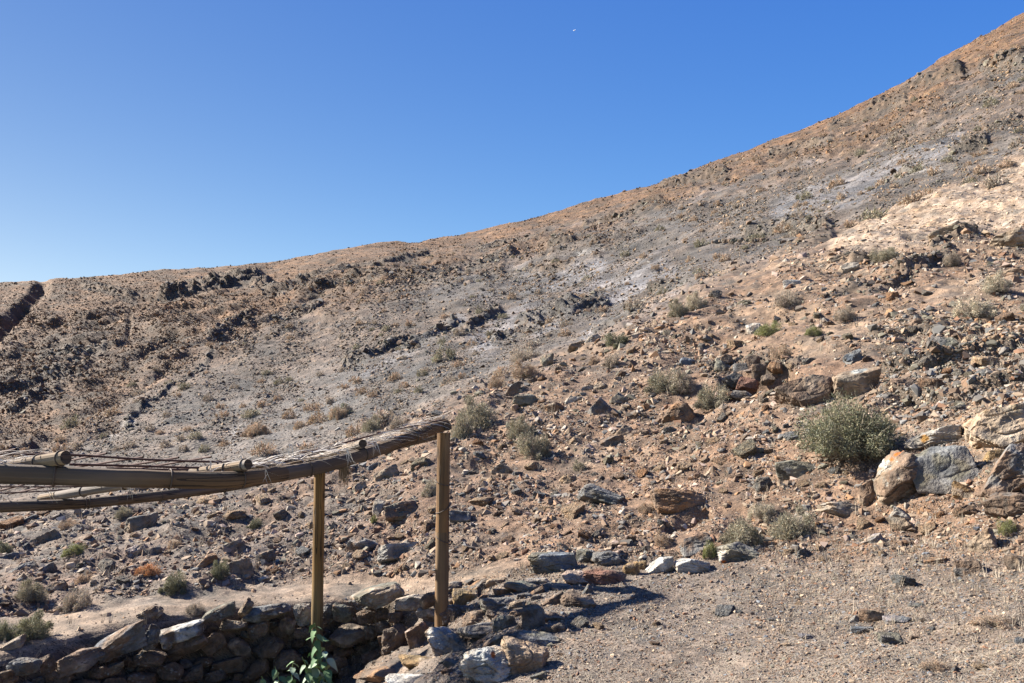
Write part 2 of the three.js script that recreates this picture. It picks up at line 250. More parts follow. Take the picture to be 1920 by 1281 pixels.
// the ground sheet, cut into its named grounds
{
  const sets = { path: [], footpath: [], yard_ground: [], rocky_slope: [], hills: [] };
  for (let c = 0; c < NC - 1; c++) for (let j = 0; j < NR - 1; j++) {
    const a = c * NR + j, b = a + NR, d = a + 1, e = b + 1, t = j < NRT ? ROWS[j] : 12.5, px = PX[c];
    const key = t < 3.9 && px < 735 ? 'yard_ground' : t < 4 ? 'path' : t < 5 && px < 1000 ? 'footpath' : ZONE[a * 4] > .5 && t < 9 ? 'rocky_slope' : 'hills';
    sets[key].push(a, b, d, d, b, e);
  }
  const M = { path: soil(1.3, .012), footpath: soil(1.6, .012), yard_ground: soil(1.6, .02), rocky_slope: soil(1.9, .02), hills: soil(9, .12) };
  for (const [name, idx] of Object.entries(sets)) {
    const map = new Map(), I = new Uint32Array(idx.length); let n = 0;
    for (let i = 0; i < idx.length; i++) { let q = map.get(idx[i]); if (q === undefined) map.set(idx[i], q = n++); I[i] = q; }
    const P = new Float32Array(n * 3), N = new Float32Array(n * 3), Cc = new Float32Array(n * 3), U = new Float32Array(n * 2);
    for (const [k, q] of map) { for (let i = 0; i < 3; i++) { P[q * 3 + i] = POS[k * 3 + i]; N[q * 3 + i] = NRM[k * 3 + i]; Cc[q * 3 + i] = COL[k * 3 + i]; } U[q * 2] = POS[k * 3] + POS[k * 3 + 1] * .5; U[q * 2 + 1] = POS[k * 3 + 2] * .9 - POS[k * 3 + 1] * .8; }
    const g = new THREE.BufferGeometry(); g.setAttribute('position', new THREE.BufferAttribute(P, 3)); g.setAttribute('normal', new THREE.BufferAttribute(N, 3)); g.setAttribute('color', new THREE.BufferAttribute(Cc, 3)); g.setAttribute('uv', new THREE.BufferAttribute(U, 2)); g.setIndex(new THREE.BufferAttribute(I, 1));
    const label = { path: 'flat gravelly dirt path in the foreground', footpath: 'narrow tan footpath behind the dry stone wall', yard_ground: 'sunken earth yard below the stone wall', rocky_slope: 'reddish slope strewn with stones above the path', hills: 'bare grey and brown rocky hills up to the skyline' }[name];
    tag(mesh(name, g, M[name]), label, name.replace('_', ' '), null, 'structure');
  }
}

// ---------------------------------------------------------------- rocks
function rockGeo({ seed, type = 'block', detail = 8, size = [1, 1, 1], rough = .06, sharp = 60, uvScale = 1 }) {
  const R = rng(seed * 7919 + 13), planes = [], unit = (x, y, z) => { const l = Math.hypot(x, y, z); return [x / l, y / l, z / l]; }, rnd = () => { const z = R() * 2 - 1, a = R() * 6.2832, s = Math.sqrt(1 - z * z); return [s * Math.cos(a), s * Math.sin(a), z]; };
  const jit = type === 'round' ? .5 : .3;
  for (const [x, y, z] of [[1, 0, 0], [-1, 0, 0], [0, 1, 0], [0, -1, 0], [0, 0, 1], [0, 0, -1]]) planes.push([...unit(x + (R() - .5) * jit * 2, y + (R() - .5) * jit * 2, z + (R() - .5) * jit * 2), .78 + R() * .2]);
  const n = { block: 11, slab: 9, shard: 10, round: 22 }[type] ?? 9;
  for (let i = 0; i < n; i++) planes.push([...rnd(), type === 'round' ? .88 + R() * .14 : type === 'shard' ? .62 + R() * .35 : .84 + R() * .28]);
  if (type === 'wedge') planes.push([...unit(-.7, .75, .2), .38]);
  if (type === 'wedgeR') planes.push([...unit(.7, .75, .2), .38]);
  if (type === 'peak') { planes.push([...unit(-.8, .62, .1), .5], [...unit(.75, .6, .25), .5]); }
  let g = new THREE.IcosahedronGeometry(1, detail); g.deleteAttribute('uv'); g.deleteAttribute('normal'); g = mergeVertices(g, 1e-4);
  const P = g.attributes.position, lo = [9, 9, 9], hi = [-9, -9, -9];
  for (let i = 0; i < P.count; i++) {
    const d = unit(P.getX(i), P.getY(i), P.getZ(i)); let s = 0; for (const q of planes) { const c = (d[0] * q[0] + d[1] * q[1] + d[2] * q[2]) / q[3]; if (c > 0) s += c ** sharp; }
    const r = s ** (-1 / sharp); for (let a = 0; a < 3; a++) { const v = d[a] * r; lo[a] = Math.min(lo[a], v); hi[a] = Math.max(hi[a], v); P.array[i * 3 + a] = v; }
  }
  const o = seed * 3.7, big = Math.max(...size);
  for (let i = 0; i < P.count; i++) {
    const v = [0, 1, 2].map((a) => ((P.array[i * 3 + a] - lo[a]) / (hi[a] - lo[a]) * 2 - 1)), l = Math.hypot(...v);
    const nz = fbm(v[0] * 1.7 + o, v[1] * 1.7, v[2] * 1.7, 5) * 1.3 + (1 - 3 * Math.abs(noise3(v[0] * 1.3, v[1] * 1.8 + o, v[2] * 1.3))) * .35 + fbm(v[0] * 6, v[1] * 9 + o, v[2] * 6, 4) * .75 + (1 - 2.5 * Math.abs(noise3(v[0] * .8 + v[1], v[1] * 5 + o, v[2] * .8))) * .22;
    const cl = Math.abs(noise3(v[0] * .9 + o, v[1] * 1.3 + o, v[2] * .9)), cleft = cl < .06 ? (1 - cl / .06) * 1.1 : 0;
    for (let a = 0; a < 3; a++) P.array[i * 3 + a] = (v[a] + v[a] / l * (nz - cleft) * rough) * size[a];
  }
  g = toCreasedNormals(g, .45);
  const p = g.attributes.position.array, N = g.attributes.normal.array, U = new Float32Array(p.length / 3 * 2), k = uvScale / big;
  for (let f = 0; f < p.length; f += 9) {
    const nx = Math.abs(N[f] + N[f + 3] + N[f + 6]), ny = Math.abs(N[f + 1] + N[f + 4] + N[f + 7]), nz = Math.abs(N[f + 2] + N[f + 5] + N[f + 8]);
    for (let i = 0; i < 3; i++) { const a = f + i * 3, u = (a / 3) * 2; const [s, t] = ny > nx && ny > nz ? [p[a], p[a + 2]] : nx > nz ? [p[a + 2], p[a + 1]] : [p[a], p[a + 1]]; U[u] = s * k + seed * .37; U[u + 1] = t * k + seed * .61; }
  }
  g.setAttribute('uv', new THREE.BufferAttribute(U, 2));
  return g;
}
// base tones of the stones (linear)
const TONE = {
  tan: [.40, .295, .20], brown: [.265, .175, .115], rust: [.36, .20, .10], grey: [.25, .24, .225], blue: [.215, .23, .25], basalt: [.235, .212, .188], pale: [.50, .43, .35], white: [.62, .57, .50], cream: [.53, .40, .28], olive: [.25, .225, .165], lilac: [.33, .29, .29], ochre: [.42, .27, .12], red: [.27, .13, .085], pink: [.50, .37, .30], mud: [.215, .148, .10],  // basalt serves truly dark stones and puts shade into rocks lying in shadow
};
function paintRock(g, tone, opt = {}) {
  const p = g.attributes.position.array, c = new Float32Array(p.length), base = TONE[tone], two = TONE[opt.second || tone], s = opt.scale || 4, o = (opt.seed || 1) * 5.3;
  for (let i = 0; i < p.length; i += 3) {
    const x = p[i], y = p[i + 1], z = p[i + 2], n = fbm(x * s + o, y * s, z * s, 4), m = fbm(x * s * .6, y * s * .6 + o, z * s * .6 + 9, 3), l = fbm(x * s * 3, y * s * 3, z * s * 3 + o, 3);
    let q = mix3(base, two, sstep(-.02, .2, m)); const v = 1 + n * .55; q = [q[0] * v, q[1] * v, q[2] * v];
    if (opt.lichen) q = mix3(q, [.56, .54, .47], sstep(.30 - opt.lichen * .4, .42 - opt.lichen * .4, l + m * .4) * .85);
    if (opt.black) q = mix3(q, [.13, .115, .095], sstep(.34 - opt.black * .4, .44 - opt.black * .4, l - m * .4) * .8);
    if (opt.spots) for (const [a, b, d, r, t] of opt.spots) { const e = Math.hypot(x - a, y - b, (z - d) * .5) / r + l * .8; q = mix3(q, t || [.66, .17, .015], 1 - sstep(.75, 1.0, e)); }
    c[i] = q[0]; c[i + 1] = q[1]; c[i + 2] = q[2];
  }
  g.setAttribute('color', new THREE.BufferAttribute(c, 3)); return g;
}
const rockMat = STD({ vertexColors: true, color: new THREE.Color().setRGB(.8, .8, .8), map: rockMap, bumpMap: rockBump, bumpScale: .06 });
const taken = [];                                  // places where named stones and plants stand, in picture points
let rockSeed = 1;
// one stone seen w x h picture points large about (px, py); roll in degrees, deep = depth over width
function stone(name, label, px, py, w, h, tone, o = {}) {
  const seed = o.seed || rockSeed++, g0 = o.r ? null : ground(px, py + h * .28), r = o.r || g0.r, s = span(px, py, r), hw = w * s / 2, hh = h * s / 2, hd = (o.deep || .7) * Math.max(hw, hh * .8), dip = -ray(px, py)[1], hs = Math.max(hh * .5, hh - hd * clamp(dip, 0, .5) * .75);
  const g = paintRock(rockGeo({ seed, type: o.type, detail: o.detail || clamp(Math.round(Math.sqrt(w * h) / 5), 7, 26), size: [hw * 1.04, hs * 1.06, hd], rough: (o.rough ?? .07) * 1.25, sharp: o.sharp || 60, uvScale: clamp(Math.max(hw, hh) * 1.2, .3, 1.5) }), tone, { seed, scale: (o.grain || 1.6) / Math.max(hw, hh), ...o, spots: o.spots && o.spots.map(([a, b, c, q, t]) => [a * hw, b * hs, c * hd, q * hw, t]) });
  const m = mesh(name, g, rockMat, o.parent); m.position.copy(at(px, py, r + hd * (o.sink ?? .28)));
  m.rotation.set((o.pitch ?? (o.parent || !g0 || g0.t < 4.4 ? 0 : -20)) * Math.PI / 180, (o.yaw ?? 0) * Math.PI / 180 - Math.atan2(m.position.x, -m.position.z), (o.roll ?? 0) * Math.PI / 180, 'YXZ');
  if (!o.parent) tag(m, label, o.category || (w > 60 ? 'boulder' : 'stone'), o.group);
  taken.push([px, py, w * .5, h * .5]);
  return m;
}
const B = (label, ...a) => stone('boulder', label, ...a), S = (label, ...a) => stone('stone', label, ...a);

// right bank
B('big brown boulder with a streak of bright orange lichen, beside the grey slab', 1692, 905, 104, 128, 'brown', { second: 'tan', roll: -14, type: 'shard', detail: 30, deep: .9, seed: 5, rough: .06, lichen: .12, black: .2, spots: [[-.55, .62, .5, .16], [-.38, .8, .4, .17], [-.2, .95, .2, .15], [-.75, .38, .5, .08], [-.85, .45, .4, .28, [.6, .57, .5]]] });
B('flat pale grey slab leaning against the orange-lichened boulder', 1778, 888, 118, 98, 'grey', { second: 'olive', roll: 8, type: 'slab', deep: .5, seed: 12, rough: .05, sink: .3, grain: 3 });
B('low cream rock with an ochre spot behind the orange-lichened boulder', 1756, 829, 108, 40, 'pale', { second: 'tan', roll: 6, type: 'round', deep: .7, seed: 22, spots: [[-.35, -.1, .7, .17, [.45, .2, .03]]] });
B('large orange-cream boulder at the right edge with a lilac front', 1880, 806, 134, 92, 'cream', { second: 'ochre', roll: 22, type: 'block', deep: .8, seed: 31, detail: 24 });
B('lilac-grey rounded rock in front of the orange-cream boulder', 1884, 816, 58, 52, 'lilac', { second: 'grey', type: 'round', roll: 10, seed: 33, deep: .6, sink: -.8 });
B('brown-grey boulder at the right edge with a dark shadowed face', 1884, 896, 118, 84, 'brown', { second: 'grey', roll: 32, type: 'wedge', seed: 36, deep: .8, detail: 22, sink: -.1 });
B('dark grainy boulder at the right edge above a green sprig', 1893, 950, 84, 62, 'mud', { second: 'basalt', type: 'round', seed: 41, black: .25, deep: .8, sink: -.2 });
S('flat orange block between the grey slab and the right edge boulders', 1811, 925, 46, 34, 'cream', { second: 'ochre', roll: -6, type: 'slab', seed: 44 });
S('yellow-orange stone above the brown-grey boulder at the right edge', 1868, 862, 44, 30, 'ochre', { type: 'block', seed: 45, roll: 12 });
S('pale triangular stone just below the orange-lichened boulder', 1690, 964, 40, 28, 'pale', { second: 'grey', type: 'peak', seed: 47 });
B('upright brown stone at the left foot of the orange-lichened boulder', 1627, 930, 36, 58, 'brown', { second: 'tan', type: 'shard', seed: 49, category: 'boulder', roll: -12 });
B('low tan rocks half buried left of the orange-lichened boulder', 1573, 958, 74, 32, 'tan', { second: 'pale', type: 'round', seed: 52, roll: -4 });
B('tan slab tilted uphill behind the left side of the big green bush', 1514, 741, 104, 70, 'brown', { second: 'tan', roll: 34, type: 'block', seed: 56, deep: .5, detail: 24, rough: .05 });
B('tan boulder with a grey cap behind the top of the big green bush', 1607, 722, 82, 64, 'tan', { second: 'brown', type: 'shard', seed: 59, deep: .6, spots: [[.1, .8, .3, .35, [.36, .36, .33]]] });
B('smooth grey-green flat rock below the big green bush', 1498, 887, 84, 42, 'olive', { second: 'grey', roll: -8, type: 'block', seed: 61, rough: .035 });
B('large rust-brown boulder overhanging a dark hollow', 1274, 948, 102, 62, 'rust', { second: 'brown', roll: 0, type: 'block', seed: 66, detail: 24, deep: .7 });
B('long grey slab with a chipped top on the reddish slope', 1129, 934, 90, 40, 'grey', { second: 'olive', roll: -14, type: 'slab', seed: 69, detail: 22 });
B('dark pyramid-shaped boulder in its own shade', 1125, 769, 46, 48, 'basalt', { second: 'brown', type: 'peak', seed: 71 });
S('tan pyramid stone right of the dark pyramid boulder', 1161, 749, 44, 26, 'tan', { second: 'olive', type: 'peak', seed: 74 });
B('rounded rust-brown boulder with a shadow on its right', 1270, 780, 66, 46, 'brown', { second: 'rust', type: 'round', seed: 77, roll: 4 });
B('tan wedge stone below the pyramid boulders', 1166, 811, 36, 32, 'tan', { second: 'brown', type: 'wedge', seed: 79, category: 'stone' });
B('dark brown wedge right above the long grey slab', 1146, 833, 46, 30, 'brown', { second: 'basalt', type: 'shard', seed: 81 });
S('brown stone with a bright left face right of the tan wedge', 1200, 818, 32, 26, 'brown', { type: 'block', seed: 83 });
B('white blocky stone beside the bright green shrub', 1414, 619, 30, 26, 'white', { second: 'pale', type: 'block', seed: 87, category: 'stone' });
S('blue-grey cube stone below the row of tan slabs', 1201, 652, 16, 10, 'blue', { type: 'block', seed: 89 });
B('tan rock group on the slope right of the olive shrub', 1204, 634, 40, 26, 'tan', { second: 'cream', type: 'block', seed: 91, roll: 14 });
B('tilted tan slab at the upper edge of the reddish slope', 1110, 643, 34, 20, 'tan', { second: 'pale', roll: 28, type: 'slab', seed: 93 });
B('long low tan slab left of the tilted tan slab', 1084, 652, 40, 16, 'tan', { roll: 14, type: 'slab', seed: 95 });
S('upright tan stone at the left end of the slab row', 1025, 678, 26, 26, 'tan', { second: 'olive', type: 'shard', seed: 97 });
B('long dark-edged wedge pointing up to the right', 958, 742, 52, 24, 'brown', { second: 'tan', roll: 30, type: 'wedge', seed: 99 });
B('rough tan rock half hidden in dry scrub near the slope edge', 985, 752, 46, 24, 'olive', { second: 'tan', type: 'round', seed: 101 });
S('pale flat stone in the middle of the slope', 1077, 752, 34, 16, 'pale', { type: 'slab', seed: 103, roll: 6 });
B('orange-brown wedge stone in the middle of the slope', 1042, 767, 44, 20, 'rust', { second: 'tan', type: 'round', seed: 105 });
S('pale square stone uphill of the pyramid boulders', 1125, 725, 24, 16, 'cream', { type: 'block', seed: 107, roll: 26 });
S('cream stone left of the pale square stone', 1104, 729, 22, 14, 'cream', { type: 'block', seed: 108, roll: 22 });
B('tan slab on the slope with a dark side below the dry shrub', 1246, 668, 40, 18, 'tan', { second: 'ochre', type: 'slab', roll: 16, seed: 109 });
B('grey-topped stone with an orange underside', 1288, 680, 30, 20, 'blue', { second: 'rust', type: 'round', seed: 110 });
B('pale overhanging slab with dark shade beneath, high on the right slope', 1785, 450, 74, 24, 'cream', { second: 'tan', roll: 10, type: 'slab', seed: 112, deep: 1 });
B('tan overhanging rock at the right edge with a dark underside', 1897, 458, 70, 40, 'tan', { second: 'cream', type: 'round', seed: 114, deep: 1, roll: 6 });
B('flat stone with a brown broken face below the overhanging rock', 1898, 515, 40, 16, 'tan', { second: 'brown', type: 'slab', seed: 116 });
B('dark boulder with an orange lichen patch in the right boulder field', 1772, 655, 56, 40, 'olive', { second: 'basalt', type: 'block', seed: 118, black: .2, spots: [[-.55, .1, .6, .25]] });
B('pale cream rock above the lichened boulder in the right boulder field', 1826, 641, 40, 26, 'cream', { type: 'round', seed: 120 });
B('brown block in the right boulder field', 1726, 612, 46, 22, 'brown', { type: 'block', seed: 121 });
B('long grey slab uphill of the big green bush', 1600, 673, 34, 22, 'grey', { second: 'blue', roll: 28, type: 'slab', seed: 122 });
B('brown boulder with a dark hollow right of the big green bush', 1690, 722, 40, 34, 'brown', { second: 'tan', type: 'shard', seed: 123 });
B('cream slabs stacked on the slope at the grey boundary', 1592, 505, 36, 22, 'pale', { second: 'cream', type: 'block', seed: 124, roll: 14 });
B('wide tan outcrop rock on the slope under the pale bare rock', 1584, 490, 52, 20, 'tan', { second: 'olive', type: 'slab', seed: 125, roll: 16 });
B('white-topped stone left of the cream slabs', 1486, 536, 32, 18, 'white', { second: 'pale', type: 'block', seed: 126 });
// rubble heap in the hollow
const heap = [[1352, 688, 26, 24, 'olive'], [1362, 676, 24, 20, 'brown'], [1356, 706, 26, 16, 'tan'], [1340, 722, 22, 18, 'tan'], [1357, 716, 18, 14, 'pale'], [1410, 682, 30, 24, 'brown'], [1424, 700, 28, 30, 'mud'], [1388, 694, 26, 24, 'basalt'], [1378, 714, 34, 24, 'basalt'], [1402, 722, 40, 24, 'red'], [1363, 742, 32, 18, 'rust'], [1394, 745, 44, 20, 'basalt'], [1440, 712, 26, 22, 'mud'], [1456, 690, 30, 22, 'rust']];
heap.forEach(([x, y, w, h, t], i) => stone('rubble_stone', `${{ olive: 'grey-green', mud: 'earth-brown', basalt: 'grey-brown', red: 'dark red', rust: 'rust-coloured', pale: 'pale' }[t] || t} rubble stone ${['at the upper left of', 'topmost on', 'second from the top left in', 'at the lower left of', 'small and low in', 'upper middle of', 'right of centre in', 'in the shaded middle of', 'lower middle of', 'deep in the shade of', 'at the bottom left of', 'at the bottom of', 'at the right side of', 'at the upper right end of'][i]} the heap in the slope hollow`, x, y, w, h, t, { seed: 130 + i, type: i % 2 ? 'block' : 'shard', category: 'stone', roll: (i * 37) % 40 - 20 }));
// edge of the path
B('white blocky boulder on the far edge of the path', 1300, 1062, 66, 36, 'white', { second: 'cream', type: 'block', seed: 150, roll: -3, detail: 20, sink: 0 });
B('dark overhanging block with a white left face on the path edge', 1386, 1040, 82, 48, 'olive', { second: 'basalt', roll: 8, type: 'wedgeR', seed: 152, detail: 22, spots: [[-.8, .2, .6, .3, [.6, .54, .45]], [-.72, -.35, .8, .12]] });
B('striped grey slab behind the white blocky boulder', 1302, 1026, 68, 42, 'grey', { second: 'brown', roll: 16, type: 'slab', seed: 154 });
B('white wedge of rock left of the white blocky boulder', 1233, 1064, 62, 36, 'white', { second: 'pale', roll: 16, type: 'wedge', seed: 156 });
B('small orange-brown block between white wedge and red boulder', 1181, 1071, 36, 36, 'ochre', { second: 'brown', type: 'block', seed: 158, category: 'stone' });
B('dark red-brown boulder shaded by the pergola', 1128, 1084, 84, 46, 'red', { second: 'brown', type: 'block', seed: 160, detail: 20, roll: -12 });
B('pale pink boulder in front of the dark red boulder', 1087, 1086, 62, 34, 'pink', { second: 'lilac', type: 'round', seed: 162, roll: -8, sink: -.3 });
B('broad blue-grey boulder at the end of the footpath', 1036, 1058, 88, 48, 'blue', { second: 'olive', type: 'slab', seed: 164, roll: -2, deep: .6, detail: 22 });
B('olive-grey lump of rock right of the broad blue-grey boulder', 1140, 1048, 60, 34, 'grey', { second: 'mud', type: 'round', seed: 166 });
S('small grey-brown stone pile next to the broad boulder', 1098, 1044, 34, 30, 'olive', { second: 'pale', type: 'shard', seed: 168 });
S('small orange stone right of the orange-brown block', 1204, 1064, 18, 24, 'ochre', { type: 'block', seed: 169 });
B('log-shaped brown rock lying before the pink boulder', 1084, 1128, 66, 36, 'mud', { second: 'tan', type: 'round', seed: 170, roll: -8, sink: -.2 });
S('small grey peak of rock behind the log-shaped rock', 1103, 1110, 26, 28, 'grey', { second: 'tan', type: 'peak', seed: 171 });
B('rough tan lump with an orange speck near the post', 978, 1101, 66, 30, 'tan', { second: 'olive', type: 'round', seed: 172, roll: -6, spots: [[-.35, -.4, .8, .1]] });
S('pale flat stone behind the rough tan lump', 1010, 1092, 40, 18, 'pale', { second: 'lilac', type: 'slab', seed: 173 });
S('tan slab left of the rough tan lump', 930, 1091, 38, 18, 'tan', { second: 'cream', type: 'slab', seed: 174, roll: 12 });
B('orange-topped flat stone right of the front post', 874, 1122, 52, 36, 'ochre', { second: 'tan', type: 'slab', seed: 176, roll: -6 });
B('dark shaded boulder in the pile behind the front post', 933, 1134, 66, 34, 'basalt', { second: 'olive', type: 'block', seed: 178 });
B('standing brown rock in the middle of the pile', 1000, 1165, 44, 62, 'mud', { second: 'basalt', type: 'block', seed: 180, roll: 6 });
S('round brown stone at the path side of the pile', 1048, 1180, 28, 26, 'mud', { second: 'tan', type: 'round', seed: 181 });
B('big cream lichened boulder with an orange spot at the bottom of the frame', 918, 1250, 104, 76, 'white', { second: 'cream', type: 'round', seed: 184, detail: 28, rough: .11, lichen: .5, black: .25, sink: -.1, spots: [[.12, .85, .45, .1]] });
B('big tan block with a smooth cream top beside the lichened boulder', 984, 1236, 88, 84, 'cream', { second: 'tan', type: 'block', seed: 187, detail: 28, roll: -5 });
B('grey-green flat block behind the smooth cream-topped block', 1012, 1204, 84, 38, 'olive', { second: 'grey', type: 'slab', seed: 189, roll: -8, lichen: .1, sink: .9 });
B('big brown boulder with a white top in front of the front post', 845, 1208, 92, 66, 'tan', { second: 'brown', type: 'wedgeR', seed: 193, detail: 28, roll: -6, spots: [[-.5, .6, .3, .5, [.58, .54, .48]]] });
B('dark grey block right of the white-topped brown boulder', 900, 1184, 84, 34, 'grey', { second: 'basalt', type: 'block', seed: 195, sink: .4 });
B('small orange-rimmed rock behind the dark grey block', 893, 1160, 56, 34, 'brown', { second: 'rust', type: 'round', seed: 196, roll: 8 });
B('smooth leaning brown rock left of the white-topped boulder', 786, 1200, 48, 58, 'brown', { second: 'pink', type: 'block', seed: 198, roll: 30 });
B('rounded mud-brown bank of rock at the corner of the yard', 746, 1207, 62, 76, 'mud', { type: 'round', seed: 200, rough: .1, roll: 14, sink: .2 });
B('orange flat rock on the yard floor near the wall corner', 782, 1244, 70, 28, 'ochre', { second: 'tan', type: 'slab', seed: 202, roll: -4 });
B('clay-coloured flat slab at the bottom of the frame', 716, 1266, 104, 38, 'rust', { second: 'mud', type: 'slab', seed: 204, rough: .04 });
S('round brown stone on the clay-coloured slab', 711, 1244, 28, 16, 'mud', { type: 'round', seed: 206 });
S('dark round stone right of the round brown one', 739, 1249, 26, 22, 'basalt', { second: 'olive', type: 'round', seed: 207 });
B('pale broken slab cut by the bottom of the frame', 772, 1276, 96, 26, 'white', { second: 'grey', type: 'slab', seed: 208 });
const pileMarks = [[830, 1180, 'front post foot'], [918, 1250, 'big lichened boulder'], [984, 1236, 'cream-topped block'], [1128, 1084, 'dark red-brown boulder'], [1036, 1058, 'broad blue-grey boulder'], [1000, 1165, 'standing brown rock'], [845, 1208, 'white-topped brown boulder'], [874, 1122, 'orange-topped stone'], [978, 1101, 'rough tan lump']];
{
  const R = rng(717), tones = ['mud', 'basalt', 'olive', 'brown', 'tan', 'grey', 'rust', 'brown'], names = { mud: 'earth-brown', basalt: 'grey', olive: 'olive', brown: 'brown', tan: 'tan', grey: 'grey', rust: 'rusty' }; let n = 0, tries = 0;
  while (n < 34 && tries++ < 4000) {
    const px = 840 + R() * 240, py = 1100 + R() * 172; if (px > 1010 + (1281 - py) * .35 && py > 1130) continue; const w = 22 + R() * 34, h = w * (.5 + R() * .35); if (taken.some((q) => Math.hypot((q[0] - px) / (q[2] + w * .5), (q[1] - py) / (q[3] + h * .5)) < .72)) continue;
    const tone = tones[n % 8], type = ['block', 'shard', 'round', 'slab', 'wedge'][n % 5], m = pileMarks.reduce((a, b) => Math.hypot(a[0] - px, a[1] - py) < Math.hypot(b[0] - px, b[1] - py) ? a : b), d = Math.abs(m[0] - px) > Math.abs(m[1] - py) ? (px > m[0] ? 'right of' : 'left of') : (py > m[1] ? 'below' : 'above');
    stone('pile_stone', `${w > 40 ? 'larger' : 'small'} ${names[tone]} ${{ block: 'blocky', shard: 'angular', round: 'rounded', slab: 'flat', wedge: 'wedge-shaped' }[type]} stone of the pile, ${d} the ${m[2]}`, px, py, w, h, tone, { seed: 340 + n, type, roll: (R() - .5) * 60, second: tones[(n + 3) % 8], lichen: n % 4 ? 0 : .15, category: 'stone', group: 'stones of the tumbled pile at the yard corner' }); n++;
  }
}
// left and middle slope
B('big olive-brown boulder between the two posts', 755, 961, 66, 48, 'brown', { second: 'olive', type: 'block', seed: 212, roll: 10, detail: 22, black: .15, spots: [[-.4, 0, .7, .1]] });
S('tan rock leaning on the left of the big olive-brown boulder', 712, 960, 34, 46, 'tan', { second: 'pale', type: 'shard', seed: 213, roll: -24 });
B('rounded dark brown boulder below the big olive-brown boulder', 681, 1026, 62, 42, 'brown', { second: 'grey', type: 'round', seed: 215, roll: -8 });
B('long pale grey slab right of the rounded dark boulder', 750, 1037, 82, 36, 'pale', { second: 'grey', type: 'slab', seed: 217, roll: 8, deep: .5 });
B('tan rock with a dark broken right side between the posts', 725, 893, 46, 34, 'tan', { second: 'olive', type: 'block', seed: 219, roll: 22, black: .2 });
S('cream stone below the pergola roof between the posts', 676, 918, 26, 22, 'cream', { second: 'pale', type: 'block', seed: 221, roll: 20 });
S('dark grey oval stone right of the tan broken rock', 748, 908, 22, 16, 'basalt', { second: 'grey', type: 'round', seed: 222, roll: 24 });
S('grey slab up the slope under the pergola edge', 703, 878, 32, 16, 'grey', { second: 'blue', type: 'slab', seed: 223, roll: 26 });
B('dark grey stone just right of the front post', 862, 972, 42, 30, 'basalt', { second: 'grey', type: 'block', seed: 225 });
B('tan angular stone uphill right of the front post', 941, 880, 40, 26, 'tan', { second: 'brown', type: 'peak', seed: 227 });
B('long brown slab standing on edge left of the rear post', 450, 1075, 46, 48, 'tan', { second: 'pink', type: 'slab', seed: 230, roll: 18, deep: .6 });
B('orange-tan rock above the slab standing on edge', 441, 1032, 44, 38, 'tan', { second: 'brown', type: 'block', seed: 232, roll: 36 });
B('orange-brown wedge pointing uphill beside the small green shrub', 381, 1056, 50, 26, 'rust', { second: 'tan', type: 'wedge', seed: 234, roll: 26 });
B('dark round stone left of the rear post', 499, 1046, 36, 26, 'basalt', { second: 'brown', type: 'round', seed: 236, roll: 18 });
B('rock with a big dark face below the lower pergola beam', 265, 984, 62, 40, 'tan', { second: 'basalt', type: 'block', seed: 238, roll: 26 });
B('tan lichened rock low on the left slope', 86, 1016, 44, 32, 'tan', { second: 'olive', type: 'block', seed: 240, roll: 32, lichen: .15 });
B('pale cut rock face beside the grey round bush', 108, 1104, 34, 30, 'cream', { second: 'rust', type: 'slab', seed: 242, roll: 30 });
B('dark blocky stone at the left edge of the slope', 14, 1050, 40, 22, 'basalt', { second: 'grey', type: 'block', seed: 244, roll: 20 });
B('grey slab at mid-height on the left slope', 84, 1072, 40, 24, 'grey', { second: 'lilac', type: 'slab', seed: 246, roll: 22 });
B('dark stone left of the grey slab on the left slope', 40, 1070, 46, 22, 'basalt', { second: 'grey', type: 'shard', seed: 247, roll: 24 });
B('orange-tipped rock at the lower left slope', 26, 1094, 34, 22, 'rust', { second: 'mud', type: 'peak', seed: 248, roll: 10 });
B('split tan rocks beside the dry orange bush', 256, 1036, 40, 28, 'tan', { second: 'pink', type: 'shard', seed: 250, roll: 26 });
S('dark cube stone right of the split tan rocks', 288, 1037, 30, 24, 'basalt', { second: 'tan', type: 'block', seed: 251, roll: 14 });
B('rugged tan rock on the footpath edge above the wall', 282, 1151, 44, 30, 'tan', { second: 'brown', type: 'round', seed: 253, rough: .14, roll: 16 });
S('pale flat stone at the left end of the footpath', 24, 1210, 46, 24, 'cream', { second: 'tan', type: 'slab', seed: 255, roll: 24 });
S('pale stone under the dry orange bush', 268, 1096, 30, 14, 'white', { second: 'blue', type: 'slab', seed: 256, roll: 14 });
// gravelly bank, lower right
S('brown stone with a shaded lower side on the gravel bank', 1813, 1068, 52, 40, 'brown', { second: 'basalt', type: 'block', seed: 260, roll: 14 });
S('smooth orange-tan stone sunk in the gravel bank', 1846, 1022, 56, 46, 'tan', { second: 'cream', type: 'slab', seed: 262, roll: 38 });
S('reddish flat stone on the gravel bank', 1757, 1056, 40, 26, 'rust', { second: 'tan', type: 'slab', seed: 264, roll: 22 });
S('lilac-white stone with a dark hollow under it', 1643, 1017, 32, 30, 'lilac', { second: 'pale', type: 'block', seed: 266, roll: 20 });
S('brown-tan stone below the pale triangular stone', 1690, 988, 48, 34, 'tan', { second: 'brown', type: 'shard', seed: 267 });
S('brown rounded stone at the right edge of the gravel bank', 1908, 1060, 40, 40, 'mud', { second: 'tan', type: 'round', seed: 268 });
S('flat olive stone with a shadow line on the gravel bank', 1703, 1060, 34, 16, 'olive', { type: 'slab', seed: 270, roll: -6 });
S('dark small boulder lying on the gravel', 1720, 1137, 32, 16, 'basalt', { second: 'olive', type: 'round', seed: 272 });
S('brown block in the middle of the gravel', 1635, 1156, 44, 30, 'brown', { second: 'tan', type: 'block', seed: 274 });
